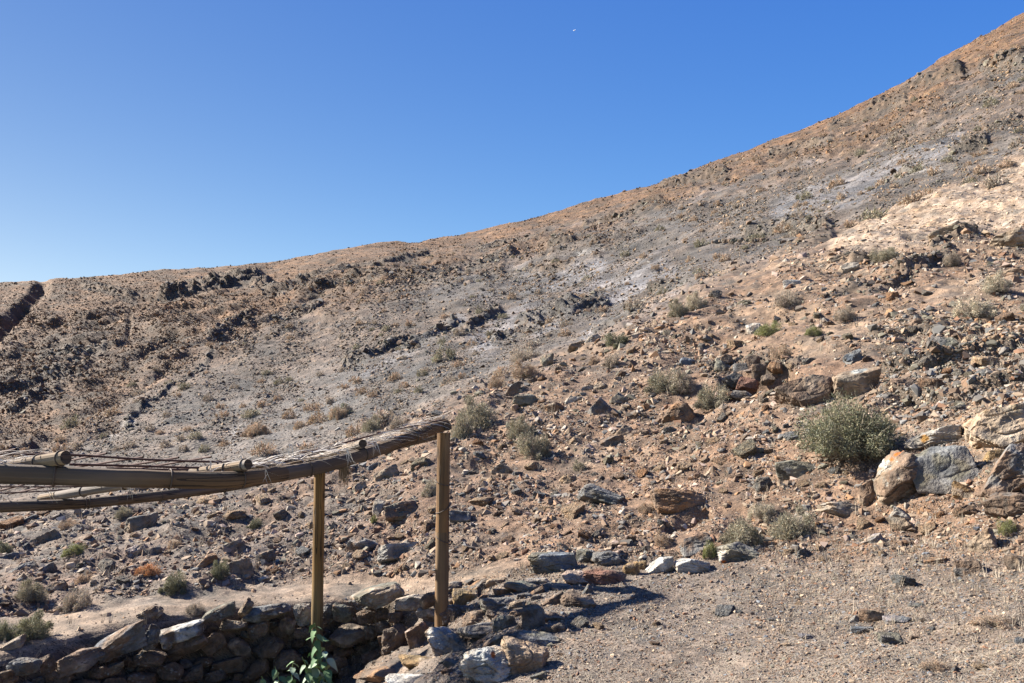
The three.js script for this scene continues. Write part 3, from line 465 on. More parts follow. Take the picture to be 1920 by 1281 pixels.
S('white chip left of the brown block', 1604, 1162, 18, 18, 'white', { type: 'peak', seed: 275 });
S('grey flat stone below the brown block', 1617, 1181, 40, 16, 'grey', { second: 'blue', type: 'slab', seed: 276, roll: 6 });
S('grey-white flat stone right of the brown block', 1683, 1163, 50, 18, 'lilac', { second: 'grey', type: 'slab', seed: 277, roll: 8 });
S('grey-green four-cornered slab on the gravel', 1673, 1199, 50, 28, 'olive', { second: 'grey', type: 'slab', seed: 278, roll: -6 });
S('small brown stone right of the four-cornered slab', 1718, 1197, 20, 12, 'brown', { type: 'block', seed: 279 });
S('lilac block alone on the path', 1511, 1194, 28, 13, 'lilac', { type: 'block', seed: 281 });
S('cream round stone on the path', 1478, 1211, 20, 14, 'cream', { type: 'round', seed: 282 });
S('dark grey flat stone on the path', 1450, 1164, 24, 12, 'basalt', { second: 'grey', type: 'slab', seed: 283 });
S('small blue-grey cube at the bottom of the path', 1588, 1268, 14, 12, 'blue', { type: 'block', seed: 284 });
S('orange shard at the bottom right', 1843, 1252, 36, 16, 'cream', { second: 'ochre', type: 'slab', seed: 285, roll: -12 });
S('brown-grey stone at the bottom right', 1789, 1257, 26, 18, 'mud', { second: 'grey', type: 'peak', seed: 286 });
S('blue-grey stone at the right edge of the path', 1914, 1204, 20, 18, 'blue', { type: 'round', seed: 287 });
S('small purple-grey stone cluster above the path', 1655, 1232, 22, 12, 'lilac', { type: 'block', seed: 288 });
// ---------------------------------------------------------------- the dry stone wall round the sunken yard
const wallTop = poly([[-200, 1300], [0, 1243], [120, 1208], [240, 1176], [340, 1166], [450, 1136], [560, 1130], [680, 1104], [800, 1106]]);
{
  const wall = new THREE.Group(); wall.name = 'dry_stone_wall'; scene.add(wall);
  tag(wall, 'dry stone retaining wall in shade below the footpath, partly behind the posts', 'stone wall');
  const wr = (px) => Math.exp(keyR[3](px)) * .5 + Math.exp(keyR[4](px)) * .5 - .16;
  wall.position.copy(at(400, 1250, wr(400)));
  const spots = [
    [8, 1272, 46, 36, 'tan', 10], [46, 1252, 60, 38, 'grey', -4], [89, 1246, 28, 36, 'brown', 20], [146, 1240, 92, 46, 'brown', 12], [229, 1204, 96, 60, 'blue', 24], [284, 1196, 28, 52, 'grey', -20], [340, 1187, 84, 40, 'white', 16], [313, 1212, 18, 16, 'pale', 0], [281, 1235, 58, 38, 'mud', -6], [351, 1210, 72, 44, 'brown', 20],
    [412, 1152, 64, 34, 'olive', 24], [437, 1174, 54, 28, 'mud', -4], [461, 1142, 20, 42, 'tan', -24], [500, 1148, 90, 38, 'grey', 6], [486, 1180, 42, 32, 'brown', 16], [537, 1176, 32, 42, 'mud', -4], [569, 1152, 38, 44, 'pale', 8], [616, 1152, 24, 42, 'grey', 2], [642, 1150, 42, 36, 'olive', -8], [708, 1118, 100, 46, 'olive', 18], [770, 1134, 64, 40, 'pale', 6], [806, 1124, 42, 30, 'tan', 20], [802, 1152, 46, 28, 'pale', -10],
    [448, 1214, 44, 38, 'mud', -2], [401, 1206, 42, 42, 'brown', 30], [503, 1216, 58, 42, 'mud', 24], [565, 1187, 42, 26, 'brown', -4], [655, 1192, 74, 48, 'mud', 2], [425, 1247, 62, 36, 'mud', 6], [686, 1156, 36, 28, 'brown', 0], [716, 1150, 26, 26, 'mud', 0], [719, 1177, 30, 28, 'mud', 20], [741, 1158, 28, 22, 'brown', 0], [480, 1256, 52, 40, 'mud', 30], [540, 1236, 56, 40, 'brown', -6], [694, 1186, 30, 34, 'mud', 0],  // lower stones: tan rock darkened to mud, wall shade put into the colour
  ];
  const R = rng(404), used = spots.map((s) => s);
  for (let i = 0; i < 2600 && used.length < 150; i++) {
    const px = -110 + R() * 850, top = wallTop(px), py = top + 22 + R() * 175; if (py > 1350) continue;
    const w = 32 + R() * 28, h = w * (.58 + R() * .25);
    if (used.some((s) => Math.hypot((s[0] - px) / (s[2] + w), (s[1] - py) / (s[3] + h)) < .43)) continue;
    used.push([px, py, w, h, ['mud', 'brown', 'mud', 'brown', 'tan'][Math.floor(R() * 5)], (R() - .5) * 40]);
  }
  // small chinking stones fill what is left
  for (let i = 0; i < 3000 && used.length < 250; i++) {
    const px = -110 + R() * 850, top = wallTop(px), py = top + 26 + R() * 170; if (py > 1340) continue;
    const w = 16 + R() * 16, h = w * (.6 + R() * .3);
    if (used.some((s) => Math.hypot((s[0] - px) / (s[2] + w), (s[1] - py) / (s[3] + h)) < .44)) continue;
    used.push([px, py, w, h, ['mud', 'brown', 'basalt'][Math.floor(R() * 3)], (R() - .5) * 60]);
  }
  used.forEach(([px, py, w, h, t, roll], i) => {
    const small = w < 34 && i > 40, r = wr(px) + (small ? .1 : 0) + (R() - .5) * .06;
    const m = stone('stone', null, px, py, w * (i < 36 ? .95 : 1.06), h * (i < 36 ? .95 : 1.08), t, { seed: 400 + i, r, parent: wall, roll, type: ['block', 'round', 'block', 'shard'][i % 4], deep: .6, sink: .1, detail: small ? 5 : 11, lichen: i % 3 ? .12 : 0, black: .1, second: ['brown', 'mud', 'mud', 'tan'][i % 4] });
    m.position.sub(wall.position);
  });
}

// ---------------------------------------------------------------- the pergola
const wood = (r, g, b) => STD({ color: new THREE.Color().setRGB(r * 1.2, g * 1.2, b * 1.2), map: rep(woodMap, 1, 1), bumpMap: rep(woodBump, 1, 1), bumpScale: .014, roughness: .96 });
const beamWood = wood(.155, .117, .084), poleWood = wood(.34, .31, .27), postWood = wood(.26, .185, .075), postWood2 = wood(.25, .17, .09), rustMat = STD({ color: new THREE.Color().setRGB(.06, .026, .02), roughness: .9 }), wireMat = STD({ color: new THREE.Color().setRGB(.07, .05, .04), roughness: .7, metalness: .3 });
// a log along points: its girth wavers, its ends are sawn
function log(pts, r0, r1, seed, o = {}) {
  const curve = new THREE.CatmullRomCurve3(pts), L = curve.getLength(), n = Math.max(6, Math.ceil(L / .07)), m = o.sides || 26, fr = curve.computeFrenetFrames(n, false), P = [], U = [], I = [], v = new THREE.Vector3();
  for (let i = 0; i <= n; i++) {
    const c = curve.getPointAt(i / n);
    for (let j = 0; j <= m; j++) {
      const a = j / m * Math.PI * 2, ca = Math.cos(a), sa = Math.sin(a), s = i / n * L, wob = o.thin ? 1 : 1 + .07 * noise3(s * 1.6, seed, ca) + .07 * Math.max(0, noise3(s * 3.1, seed + 9, ca * .8) - .35) * 3 + .05 * noise3(ca * 1.2, sa * 1.2 + seed, s * 2.5) + .02 * noise3(ca * 5, sa * 5, s * 1.2 + seed);
      let groove = 0; if (!o.thin) for (const [g0, d] of [[1.9, .06], [3.6, .05], [5.2, .07], [.7, .04]]) groove -= d * Math.max(0, noise3(s * .8, seed, g0) + .35) * Math.max(0, 1 - Math.abs(a - g0 - .4 * noise3(s * .9, seed + g0, 3)) / .14);
      const r = (r0 + (r1 - r0) * i / n) * (wob + groove);
      v.copy(c).addScaledVector(fr.normals[i], ca * r).addScaledVector(fr.binormals[i], sa * r); P.push(v.x, v.y, v.z); U.push(j / m * .55 + seed * .31, s * .45 + seed * .17);
    }
  }
  for (let i = 0; i < n; i++) for (let j = 0; j < m; j++) { const a = i * (m + 1) + j, b = a + m + 1; I.push(a, a + 1, b, b, a + 1, b + 1); }
  const side = new THREE.BufferGeometry(); side.setAttribute('position', new THREE.Float32BufferAttribute(P, 3)); side.setAttribute('uv', new THREE.Float32BufferAttribute(U, 2)); side.setIndex(I); side.computeVertexNormals();
  if (o.thin) return side;
  const caps = [0, n].map((i) => {
    const c = curve.getPointAt(i / n), q = [c.x, c.y, c.z], u = [.5, .5], id = []; const tan = fr.tangents[i], sgn = i ? 1 : -1;
    for (let j = 0; j <= m; j++) { const k = (i * (m + 1) + j) * 3; q.push(P[k] + tan.x * .001 * sgn, P[k + 1] + tan.y * .001 * sgn, P[k + 2] + tan.z * .001 * sgn); u.push(.5 + .06 * Math.cos(j / m * 6.2832), .5 + .06 * Math.sin(j / m * 6.2832)); }
    for (let j = 0; j < m; j++) i ? id.push(0, j + 1, j + 2) : id.push(0, j + 2, j + 1);
    const g = new THREE.BufferGeometry(); g.setAttribute('position', new THREE.Float32BufferAttribute(q, 3)); g.setAttribute('uv', new THREE.Float32BufferAttribute(u, 2)); g.setIndex(id); g.computeVertexNormals(); return g;
  });
  side.userData.ends = caps; return side;
}
{
  const pergola = new THREE.Group(); pergola.name = 'pergola'; scene.add(pergola);
  pergola.userData = { label: 'rustic pole pergola with rods and ragged thatch over the sunken yard', category: 'pergola' };
  const base = at(829, 1184, 7.9); pergola.position.copy(base);
  const rel = (g) => g.translate(-base.x, -base.y, -base.z), shadedEndWood = wood(.09, .065, .045), part = (n, g, m) => { const e = g.userData.ends; g.userData = {}; const p = mesh(n, rel(g), m, pergola); if (e) for (const c of e) mesh('cut_end', rel(c), shadedEndWood, p); return p; };  // cut ends face away from the sun; that shade is in their colour
  const P = (list) => list.map(([x, y, r]) => at(x, y, r));
  // posts
  part('post', log([at(827.5, 1215, 7.9), at(829.5, 1000, 7.9), at(832, 812, 7.9)], .066, .064, 3), postWood2);
  const lp = at(593, 1275, 8.85); part('post', log([lp.clone().setY(-1.5), lp, at(596, 1080, 8.85), at(599.5, 880, 8.85)], .061, .059, 5), postWood);
  // near beam, far beam
  const A = [[-260, 884, 5.8], [0, 889, 5.85], [160, 894.5, 5.85], [300, 898.5, 5.9], [430, 899.5, 6.05], [510, 891, 6.25], [600, 875, 6.6], [700, 846, 7.1], [770, 821, 7.5], [810, 805, 7.75], [836, 796, 7.9]];
  const Bm = [[-260, 960, 7.4], [0, 951, 7.6], [170, 943, 7.8], [340, 925, 8.15], [450, 909, 8.5], [560, 884, 8.8], [640, 862, 8.7], [740, 836, 8.35], [820, 815, 8.0]];
  const beamA = part('beam', log(P(A), .062, .054, 11, { sides: 34 }), beamWood), beamB = part('beam', log(P(Bm), .044, .046, 13, { sides: 30 }), beamWood);
  beamA.userData.label = 'bent near beam of the pergola'; beamB.userData.label = 'far beam of the pergola';
  const fA = monotone(A.map((a) => a[0]), A.map((a) => a[2])), fB = monotone(Bm.map((a) => a[0]), Bm.map((a) => a[2])), yA = monotone(A.map((a) => a[0]), A.map((a) => a[1])), yB = monotone(Bm.map((a) => a[0]), Bm.map((a) => a[1]));
  const onA = (px, up) => at(px, yA(px), fA(px)).add(new THREE.Vector3(0, up, 0)), onB = (px, up) => at(px, yB(px), fB(px)).add(new THREE.Vector3(0, up, 0));
  // cross poles lie on both beams and stick out over the near one
  const poles = [[98, -330, .044, 15], [446, 122, .038, 17], [672, 575, .036, 19], [-170, -480, .05, 21]].map(([a, b, r, s]) => {
    const p = onA(a, .056 + r), q = onB(b, .044 + r), d = p.clone().sub(q).normalize();
    part('cross_pole', log([q.clone().addScaledVector(d, -.35), q, p, p.clone().addScaledVector(d, s === 19 ? .12 : .1)], r, r * .98, s), poleWood); return { p, q, d, r };
  });
  part('end_piece', log([at(812, 803, 8.1), at(840, 800, 7.8)], .04, .04, 29), beamWood);
  // lashings of wire
  const ring = (p, t, r) => { const g = new THREE.TorusGeometry(r, .005, 5, 22); g.applyQuaternion(new THREE.Quaternion().setFromUnitVectors(new THREE.Vector3(0, 0, 1), t)); g.translate(p.x, p.y, p.z); part('wire_lashing', g, wireMat); };
  for (const [px, tilt] of [[102, .4], [318, 0], [452, .25], [577, .3], [680, .3], [775, .1]]) { const t = onA(px + 6, 0).sub(onA(px - 6, 0)).normalize(); t.x += tilt * .3; ring(onA(px, 0), t.normalize(), .068 - px * .000006); }
  for (const px of [158, 165, 300, 420]) ring(onB(px, 0), onB(px + 6, 0).sub(onB(px - 6, 0)).normalize(), .051);
  for (const { p, d, r } of poles.slice(0, 2)) { ring(p.clone().addScaledVector(d, .06), d, r + .004); ring(p.clone().addScaledVector(d, -.12), d, r + .004); }
  for (const { q, d, r } of poles.slice(1, 2)) { ring(q.clone().addScaledVector(d, .25), d, r + .004); ring(q.clone().addScaledVector(d, .8), d, r + .004); }
  for (const [y, w] of [[905, .35], [955, -.5], [1010, .5]]) ring(at(830.2, y, 7.9), new THREE.Vector3(w, 1, .2).normalize(), .074);
  // rusty rods: long ones along the beams, short ones across
  const rod = (pts, r = .006) => part('rod', log(P(pts), r, r, 1, { thin: true, sides: 6 }), rustMat);
  rod([[-200, 850, 6.05], [0, 852, 6.15], [130, 853, 6.17], [260, 861, 6.25], [400, 866, 6.35], [480, 865, 6.5], [590, 845, 6.8], [700, 816, 7.25], [835, 786, 7.8]], .008);
  rod([[130, 871, 6.2], [260, 874, 6.3], [400, 877, 6.4], [520, 867, 6.6], [640, 837, 6.95]], .0085);
  rod([[200, 878, 6.35], [340, 881, 6.45], [460, 878, 6.55]], .008);
  rod([[-200, 914, 7.05], [0, 913, 7.15], [160, 912, 7.25], [330, 900, 7.45], [560, 866, 7.95], [700, 832, 7.95]], .006);
  rod([[-200, 930, 7.65], [0, 925, 7.75], [100, 920, 7.85], [160, 915, 7.95], [340, 897, 8.25]], .006);
  for (const [x0, y0, x1, y1] of [[120, 847, 20, 868], [30, 842, -60, 862], [200, 850, 120, 866], [268, 857, 130, 878], [335, 858, 190, 881], [396, 857, 240, 882], [470, 868, 330, 886], [60, 905, -40, 930], [110, 908, 20, 926]]) {
    const near = y0 < 900 ? 6.2 + x0 * .0006 : 7.2; rod([[x0, y0, near], [x1, y1, near + .9]], .0075);
  }
  // straw and reeds: too many to count
  const R = rng(909), straw = [], reeds = [], ribbon = (a, m, b, w, out) => {
    const side = new THREE.Vector3().subVectors(b, a).cross(new THREE.Vector3(R() - .5, R() + .3, R() - .5)).normalize().multiplyScalar(w), v = []; const pts = new THREE.QuadraticBezierCurve3(a, m, b).getPoints(4);
    for (let i = 0; i < 4; i++) { const k0 = 1 - i / 4.4, k1 = 1 - (i + 1) / 4.4, p = pts[i], q = pts[i + 1]; const p0 = p.clone().addScaledVector(side, k0), p1 = p.clone().addScaledVector(side, -k0), q0 = q.clone().addScaledVector(side, k1), q1 = q.clone().addScaledVector(side, -k1); for (const z of [p0, p1, q0, q0, p1, q1]) v.push(z.x, z.y, z.z); }
    out.push(...v);
  };
  const top = (px, f, up) => onA(px, .1).lerp(onB(px - (px < 600 ? 60 : 0), .1), f).add(new THREE.Vector3(0, up, 0));
  const jv = (s) => new THREE.Vector3((R() - .5) * s, (R() - .5) * s * .5, (R() - .5) * s);
  for (let i = 0; i < 560; i++) {                 // the ragged fringe along the right half, and a clump at the far left
    const left = i < 170, px = left ? -80 + R() * 130 : i < 215 ? 770 + R() * 44 : 420 + R() * 350, f = left ? R() * .6 : R() * .22, a = top(px, f, -.01 + R() * .05), L = .1 + R() * .3, dir = new THREE.Vector3(.9, .1 + (R() - .5) * (R() < .35 ? .8 : .25), -.45 + (R() - .5) * .9).normalize();
    if (R() < .3) dir.multiplyScalar(-1); const b = a.clone().addScaledVector(dir, L).add(new THREE.Vector3(0, -.12 * R(), 0)), m = a.clone().lerp(b, .5).add(jv(.1)).add(new THREE.Vector3(0, .035, 0)); ribbon(a, m, b, .0022 + R() * .003, straw);
  }
  for (const [px, py, n] of [[95, 940, 4], [235, 930, 5], [498, 905, 3], [540, 860, 4], [655, 870, 5], [700, 850, 4], [455, 878, 3], [390, 890, 4]]) for (let i = 0; i < n; i++) { const a = at(px + (R() - .5) * 14, py - 16 - R() * 14, 6.1), b = at(px + (R() - .3) * 26, py + R() * 10, 6.1); ribbon(a, a.clone().lerp(b, .5).add(jv(.05)), b, .003, straw); }
  for (let i = 0; i < 900; i++) {                   // the thatched part of the roof, mostly left of the frame
    const px = -560 + R() * 560, f = R(), a = onA(px, .12).lerp(onB(px - 90, .12), f), b = onA(px - 90 - R() * 120, .12).lerp(onB(px - 200 - R() * 120, .12), clamp(f + (R() - .5) * .2, 0, 1)); a.y += R() * .05; b.y += R() * .05; ribbon(a, a.clone().lerp(b, .5).add(jv(.05)), b, .012 + R() * .01, reeds);
  }
  for (let i = 0; i < 420; i++) {                  // the darker mat of reeds beneath
    const px = 500 + R() * 150, f = .05 + R() * .5, a = top(px, f, -.02 - R() * .05), b = top(px - 60 - R() * 130, f + (R() - .5) * .12, -.02 - R() * .05); if (px < 640) ribbon(a, a.clone().lerp(b, .5).add(jv(.05)), b, .006 + R() * .004, reeds);
  }
  const sg = (v) => { const g = new THREE.BufferGeometry(); g.setAttribute('position', new THREE.Float32BufferAttribute(v, 3)); g.computeVertexNormals(); return g; };
  const strawMat = STD({ color: new THREE.Color().setRGB(.50, .455, .40), side: THREE.DoubleSide }), reedMat = STD({ color: new THREE.Color().setRGB(.15, .105, .065), side: THREE.DoubleSide });
  part('straw_thatch', sg(straw), strawMat).userData.kind = 'stuff'; part('reed_mat', sg(reeds), reedMat).userData.kind = 'stuff';
  // a rag of thatch that hangs behind the near beam
  const hang = []; for (let i = 0; i < 60; i++) { const x = 636 + R() * 20, a = at(x, 868, 7.6), b = at(x - 4 + R() * 8, 895 + R() * 25, 7.6); ribbon(a, a.clone().lerp(b, .5).add(jv(.04)), b, .005, hang); } part('hanging_thatch', sg(hang), reedMat).userData.kind = 'stuff';
}

// ---------------------------------------------------------------- the broad-leaved green plant at the rear post
{
  const R = rng(55), leafMats = [[.06, .125, .05], [.10, .175, .07], [.21, .28, .19]].map(([r, g, b]) => STD({ color: new THREE.Color().setRGB(r, g, b), roughness: .8, side: THREE.DoubleSide }));
  const stemMat = STD({ color: new THREE.Color().setRGB(.16, .22, .07), roughness: .7 });
  const leafGeo = (bend, wave) => { const P = [], I = [], n = 7; for (let i = 0; i <= n; i++) { const t = i / n, w = .33 * Math.sin(Math.PI * Math.pow(t, .75)) * (1 - .25 * t), y = -bend * t * t; P.push(-w, y + .07 * w * 3 + wave * Math.sin(t * 9), t, 0, y, t, w, y + .07 * w * 3 - wave * Math.sin(t * 8), t); if (i < n) { const k = i * 3; I.push(k, k + 3, k + 1, k + 1, k + 3, k + 4, k + 1, k + 4, k + 2, k + 2, k + 4, k + 5); } } const g = new THREE.BufferGeometry(); g.setAttribute('position', new THREE.Float32BufferAttribute(P, 3)); g.setIndex(I); g.computeVertexNormals(); return g; };
  const leafs = [leafGeo(.25, .02), leafGeo(.55, .04), leafGeo(.1, .03), leafGeo(.8, .03)];
  const plant = (label, root, stems) => {
    const g = new THREE.Group(); g.name = numbered('leafy_plant'); scene.add(g); g.position.copy(root); tag(g, label, 'plant');
    for (const [pts, n, size] of stems) {
      const v = pts.map(([x, y, r]) => at(x, y, r).sub(root)), curve = new THREE.CatmullRomCurve3(v); mesh('stem', log(v, .007, .003, 2, { thin: true, sides: 7 }), stemMat, g);
      for (let i = 0; i < n; i++) { const t = .12 + .88 * (i + R() * .5) / n, p = curve.getPointAt(Math.min(1, t)), a = i * 2.4 + R(), s = size * (.65 + R() * .6) * (1.15 - t * .65), m = mesh('leaf', leafs[Math.floor(R() * 4)], leafMats[Math.floor(R() * 3)], g); m.position.copy(p); m.rotation.set(.25 + R() * .5 - .6 * (1 - t) * R(), a, (R() - .5) * .8, 'YXZ'); m.scale.setScalar(s); }
    }
  };
  plant('tall broad-leaved green plant growing in front of the rear post', at(596, 1330, 8.2), [[[[596, 1330, 8.2], [594, 1270, 8.2], [596, 1220, 8.15], [593, 1190, 8.1], [590, 1168, 8.1]], 34, .19], [[[596, 1330, 8.2], [610, 1290, 8.1], [612, 1240, 8.05], [608, 1215, 8]], 14, .18], [[[596, 1330, 8.2], [585, 1290, 8.1], [572, 1245, 8], [566, 1232, 8]], 12, .18]]);
  plant('lower leafy green plant left of the rear post, cut by the frame bottom', at(540, 1340, 8.1), [[[[540, 1340, 8.1], [545, 1290, 8], [548, 1250, 7.95], [552, 1238, 7.9]], 16, .19], [[[540, 1340, 8.1], [525, 1300, 8], [522, 1270, 7.9], [515, 1250, 7.9]], 14, .17], [[[540, 1340, 8.1], [510, 1310, 8], [498, 1285, 7.9], [490, 1268, 7.9]], 14, .16]]);
}

// ---------------------------------------------------------------- shrubs
function bushGeo(seed, leaves, twigs, leafSize, o = {}) {
  const R = rng(seed * 31 + 7), LP = [], LC = [], TP = [], v = new THREE.Vector3(), clumps = [];
  const nc = o.clumps || 20; for (let i = 0; i < nc; i++) { const a = i * 2.4 + R() * .8, e = Math.asin(.02 + .96 * ((i + .5) / nc)), rr = (.4 + R() * .46) * (1 + .26 * Math.cos(a - seed)); clumps.push([Math.cos(a) * Math.cos(e) * rr, Math.sin(e) * rr * (o.tall || .95), Math.sin(a) * Math.cos(e) * rr, .16 + R() * .2, .7 + R() * .6]); }
  const tri = (out, a, b, c) => out.push(a.x, a.y, a.z, b.x, b.y, b.z, c.x, c.y, c.z), rv = (s) => new THREE.Vector3(R() - .5, R() - .5, R() - .5).multiplyScalar(2 * s);
  for (let i = 0; i < leaves; i++) {
    const c = clumps[Math.floor(R() * nc)]; let d; do { d = rv(1); } while (d.lengthSq() > 1); d.multiplyScalar(Math.pow(R(), .25) * c[3] * 1.25);
    const p = new THREE.Vector3(c[0], c[1], c[2]).add(d); if (p.y < .01) p.y = R() * .12; const out = p.clone().normalize().multiplyScalar(.9).add(new THREE.Vector3(0, .2, 0)).add(rv(1.5)).normalize(), s = leafSize * (.6 + R() * .9), side = out.clone().cross(rv(1)).normalize().multiplyScalar(s * (o.fat || .16)), tip = p.clone().addScaledVector(out, s);
    tri(LP, p.clone().add(side), p.clone().sub(side), tip); const k = c[4] * (.6 + R() * .8), h = R(), dry = R() < .33; for (let q = 0; q < 3; q++) dry ? LC.push(k * 1.4, k * 1.2, k * 1.2) : LC.push(k * (1 + .18 * (h - .5)), k, k * (1 - .2 * (h - .5)));
  }
  for (let i = 0; i < twigs; i++) {
    const c = clumps[i % nc], b = new THREE.Vector3((R() - .5) * .25, 0, (R() - .5) * .25), e = new THREE.Vector3(c[0], c[1], c[2]).add(rv(c[3])).multiplyScalar(1.06), m = b.clone().lerp(e, .5).add(rv(.1)).add(new THREE.Vector3(0, .06, 0)), w = .006 + .006 * R(); let prev = b;
    for (const [p, k] of [[b.clone().lerp(m, .55).add(rv(.03)), .8], [m, .6], [m.clone().lerp(e, .5).add(rv(.05)), .4], [e, .12]]) { const s = rv(1).cross(p.clone().sub(prev)).normalize().multiplyScalar(w * (k + .2)), s2 = s.clone().multiplyScalar(k / (k + .2)); tri(TP, prev.clone().add(s), prev.clone().sub(s), p.clone().add(s2)); tri(TP, p.clone().add(s2), prev.clone().sub(s), p.clone().sub(s2)); prev = p; }
  }
  const mk = (P, Cc) => { const g = new THREE.BufferGeometry(); g.setAttribute('position', new THREE.Float32BufferAttribute(P, 3)); if (Cc) g.setAttribute('color', new THREE.Float32BufferAttribute(Cc, 3)); g.computeVertexNormals(); return g; };
  return { leaf: mk(LP, LC), twig: mk(TP) };
}
const leafM = (r, g, b, t = .3) => new THREE.MeshPhysicalMaterial({ color: new THREE.Color().setRGB(r, g, b), vertexColors: true, roughness: .95, side: THREE.DoubleSide, transmission: t, thickness: 0 });
const LEAF = { green: leafM(.135, .14, .078), bright: leafM(.165, .178, .06), greygreen: leafM(.20, .188, .125), grey: leafM(.27, .235, .18), dry: leafM(.30, .23, .155), orange: leafM(.40, .20, .075), pale: leafM(.34, .315, .23) };
const TWIG = { green: STD({ color: new THREE.Color().setRGB(.22, .19, .14), side: THREE.DoubleSide }), grey: STD({ color: new THREE.Color().setRGB(.30, .26, .21), side: THREE.DoubleSide }) };
const HI = [bushGeo(1, 24000, 1500, .055, { clumps: 40, fat: .15 }), bushGeo(2, 6500, 620, .085, { clumps: 22, fat: .14 }), bushGeo(3, 6500, 620, .08, { clumps: 17, tall: .8, fat: .14 }), bushGeo(4, 6000, 560, .085, { clumps: 14, fat: .14 })];
const LO = [bushGeo(11, 520, 60, .2, { clumps: 12, fat: .2 }), bushGeo(12, 480, 60, .2, { clumps: 9, fat: .2 }), bushGeo(13, 560, 60, .18, { clumps: 14, tall: .75, fat: .2 })];
const MARKS = [[832, 800, 'front post top'], [598, 880, 'rear post top'], [457, 873, 'second cross pole'], [116, 865, 'first cross pole'], [1405, 458, 'far stone row'], [1740, 410, 'pale bare rock'], [1440, 622, 'bright green shrub'], [1592, 798, 'largest green bush'], [1270, 780, 'rounded rust boulder'], [1125, 769, 'dark pyramid boulder'], [986, 663, 'spiky grey bush'], [1161, 640, 'dark green shrub'], [1129, 934, 'long grey slab'], [1274, 948, 'rust-brown boulder'], [1692, 905, 'lichened boulder'], [1300, 1062, 'white blocky boulder'], [1785, 450, 'cream overhanging slab'], [755, 961, 'olive-brown boulder'], [450, 1075, 'slab on edge'], [280, 1080, 'orange bush'], [137, 1121, 'round grey bush'], [1366, 700, 'rubble heap'], [1880, 235, 'upper right ledge'], [1475, 425, 'grey rock ledge'], [1260, 540, 'dark crags'], [700, 660, 'dark shaded ledge'], [1635, 1156, 'brown gravel block'], [1836, 582, 'pale green shrub'], [478, 800, 'dry scrub patch'], [1304, 568, 'pale boundary shrub'], [1772, 655, 'orange-patched boulder'], [900, 778, 'wide grey-olive bush'], [265, 984, 'dark-faced rock']];
function beside(px, py) { let b = null, bd = 1e9; for (const m of MARKS) { const d = Math.hypot(m[0] - px, m[1] - py); if (d > 12 && d < bd) { bd = d; b = m; } } const a = Math.round(Math.atan2(b[1] - py, px - b[0]) / (Math.PI / 4)); return `${bd < 45 ? 'close ' : bd > 130 ? 'far ' : ''}${['right of', 'up right of', 'above', 'up left of', 'left of', 'down left of', 'below', 'down right of'][(a + 8) % 8]} the ${b[2]}`; }
function shrub(name, label, px, py, w, h, kind, o = {}) {   // w x h picture points, centred on (px, py)
  const g = ground(px, py + h * .42), R = rng(Math.round(px * 13 + py * 7)), s = span(px, py, g.r), geo = o.geo || (w > 120 ? HI[0] : HI[1 + Math.floor(R() * 3)]), t = new THREE.Group(); t.name = numbered(name); scene.add(t);
  const m = mesh('foliage', geo.leaf, LEAF[kind], t); mesh('twigs', geo.twig, kind === 'green' || kind === 'bright' ? TWIG.green : TWIG.grey, t); m.castShadow = true;
  const sy = h * s * (o.up || .95), sx = w * s / 2 * 1.02; t.position.set(...g.p); t.position.y -= sy * .06; t.scale.set(sx, sy, sx * .95); t.rotation.y = R() * 6.28;
  const nx = g.n[0], nz = g.n[2]; t.rotation.order = 'XYZ'; t.rotation.z = -nx * .35; t.rotation.x = nz * .35;
  tag(t, label, o.category || 'shrub', o.group); if (!o.quiet) taken.push([px, py, w * .5, h * .5]); return t;
}
const SH = (label, ...a) => shrub('shrub', label, ...a);
SH('largest bush in view, round and dark green, below the two tan boulders', 1614, 812, 192, 112, 'green');
SH('green-grey bush behind the dark overhanging block on the path edge', 1388, 992, 92, 62, 'greygreen'); SH('grey-green bush right of the bush behind the overhanging block', 1484, 982, 96, 64, 'greygreen');
SH('bright green sprig at the foot of the striped grey slab', 1336, 1034, 34, 40, 'bright', { category: 'plant' }); SH('dry grey scrub behind the two path-edge bushes', 1436, 962, 62, 40, 'pale');
SH('grey bush left of the rubble heap', 1246, 718, 92, 56, 'greygreen'); SH('grey bush touching the rubble heap at its lower left', 1330, 742, 72, 60, 'greygreen'); SH('small grey bush between the two bushes beside the rubble heap', 1290, 722, 46, 44, 'grey');
SH('wide grey-olive bush above the front post to its right', 900, 778, 96, 62, 'greygreen'); SH('olive bush hugging the right side of the front post top', 866, 800, 50, 66, 'greygreen'); SH('grey bush upper left of the twin bush in mid-slope', 974, 806, 62, 46, 'greygreen'); SH('grey bush lower right of the twin bush in mid-slope', 1008, 836, 78, 56, 'greygreen');
SH('wide spiky grey bush on the edge between reddish and grey ground', 986, 663, 76, 38, 'grey'); SH('olive scrub growing round the rough tan rock', 990, 698, 64, 36, 'dry'); SH('dry straw-coloured scrub left of the olive scrub', 930, 715, 46, 36, 'dry');
SH('dark green shrub beside the tan rock group on the slope edge', 1161, 640, 58, 32, 'green'); SH('small grey shrub below the dark green shrub', 1145, 678, 36, 32, 'grey'); SH('very small dry shrub below the slab row', 1112, 665, 26, 20, 'dry');
SH('bright green shrub right of the white blocky stone', 1440, 622, 52, 30, 'bright'); SH('small olive-green shrub on the pale slope', 1530, 623, 36, 26, 'bright'); SH('grey shrub above the bright green shrub', 1475, 562, 60, 40, 'grey'); SH('grey shrub casting a shadow on the pale slope', 1588, 588, 52, 38, 'grey'); SH('thin dry shrub below the bright green shrub', 1466, 660, 58, 44, 'dry');
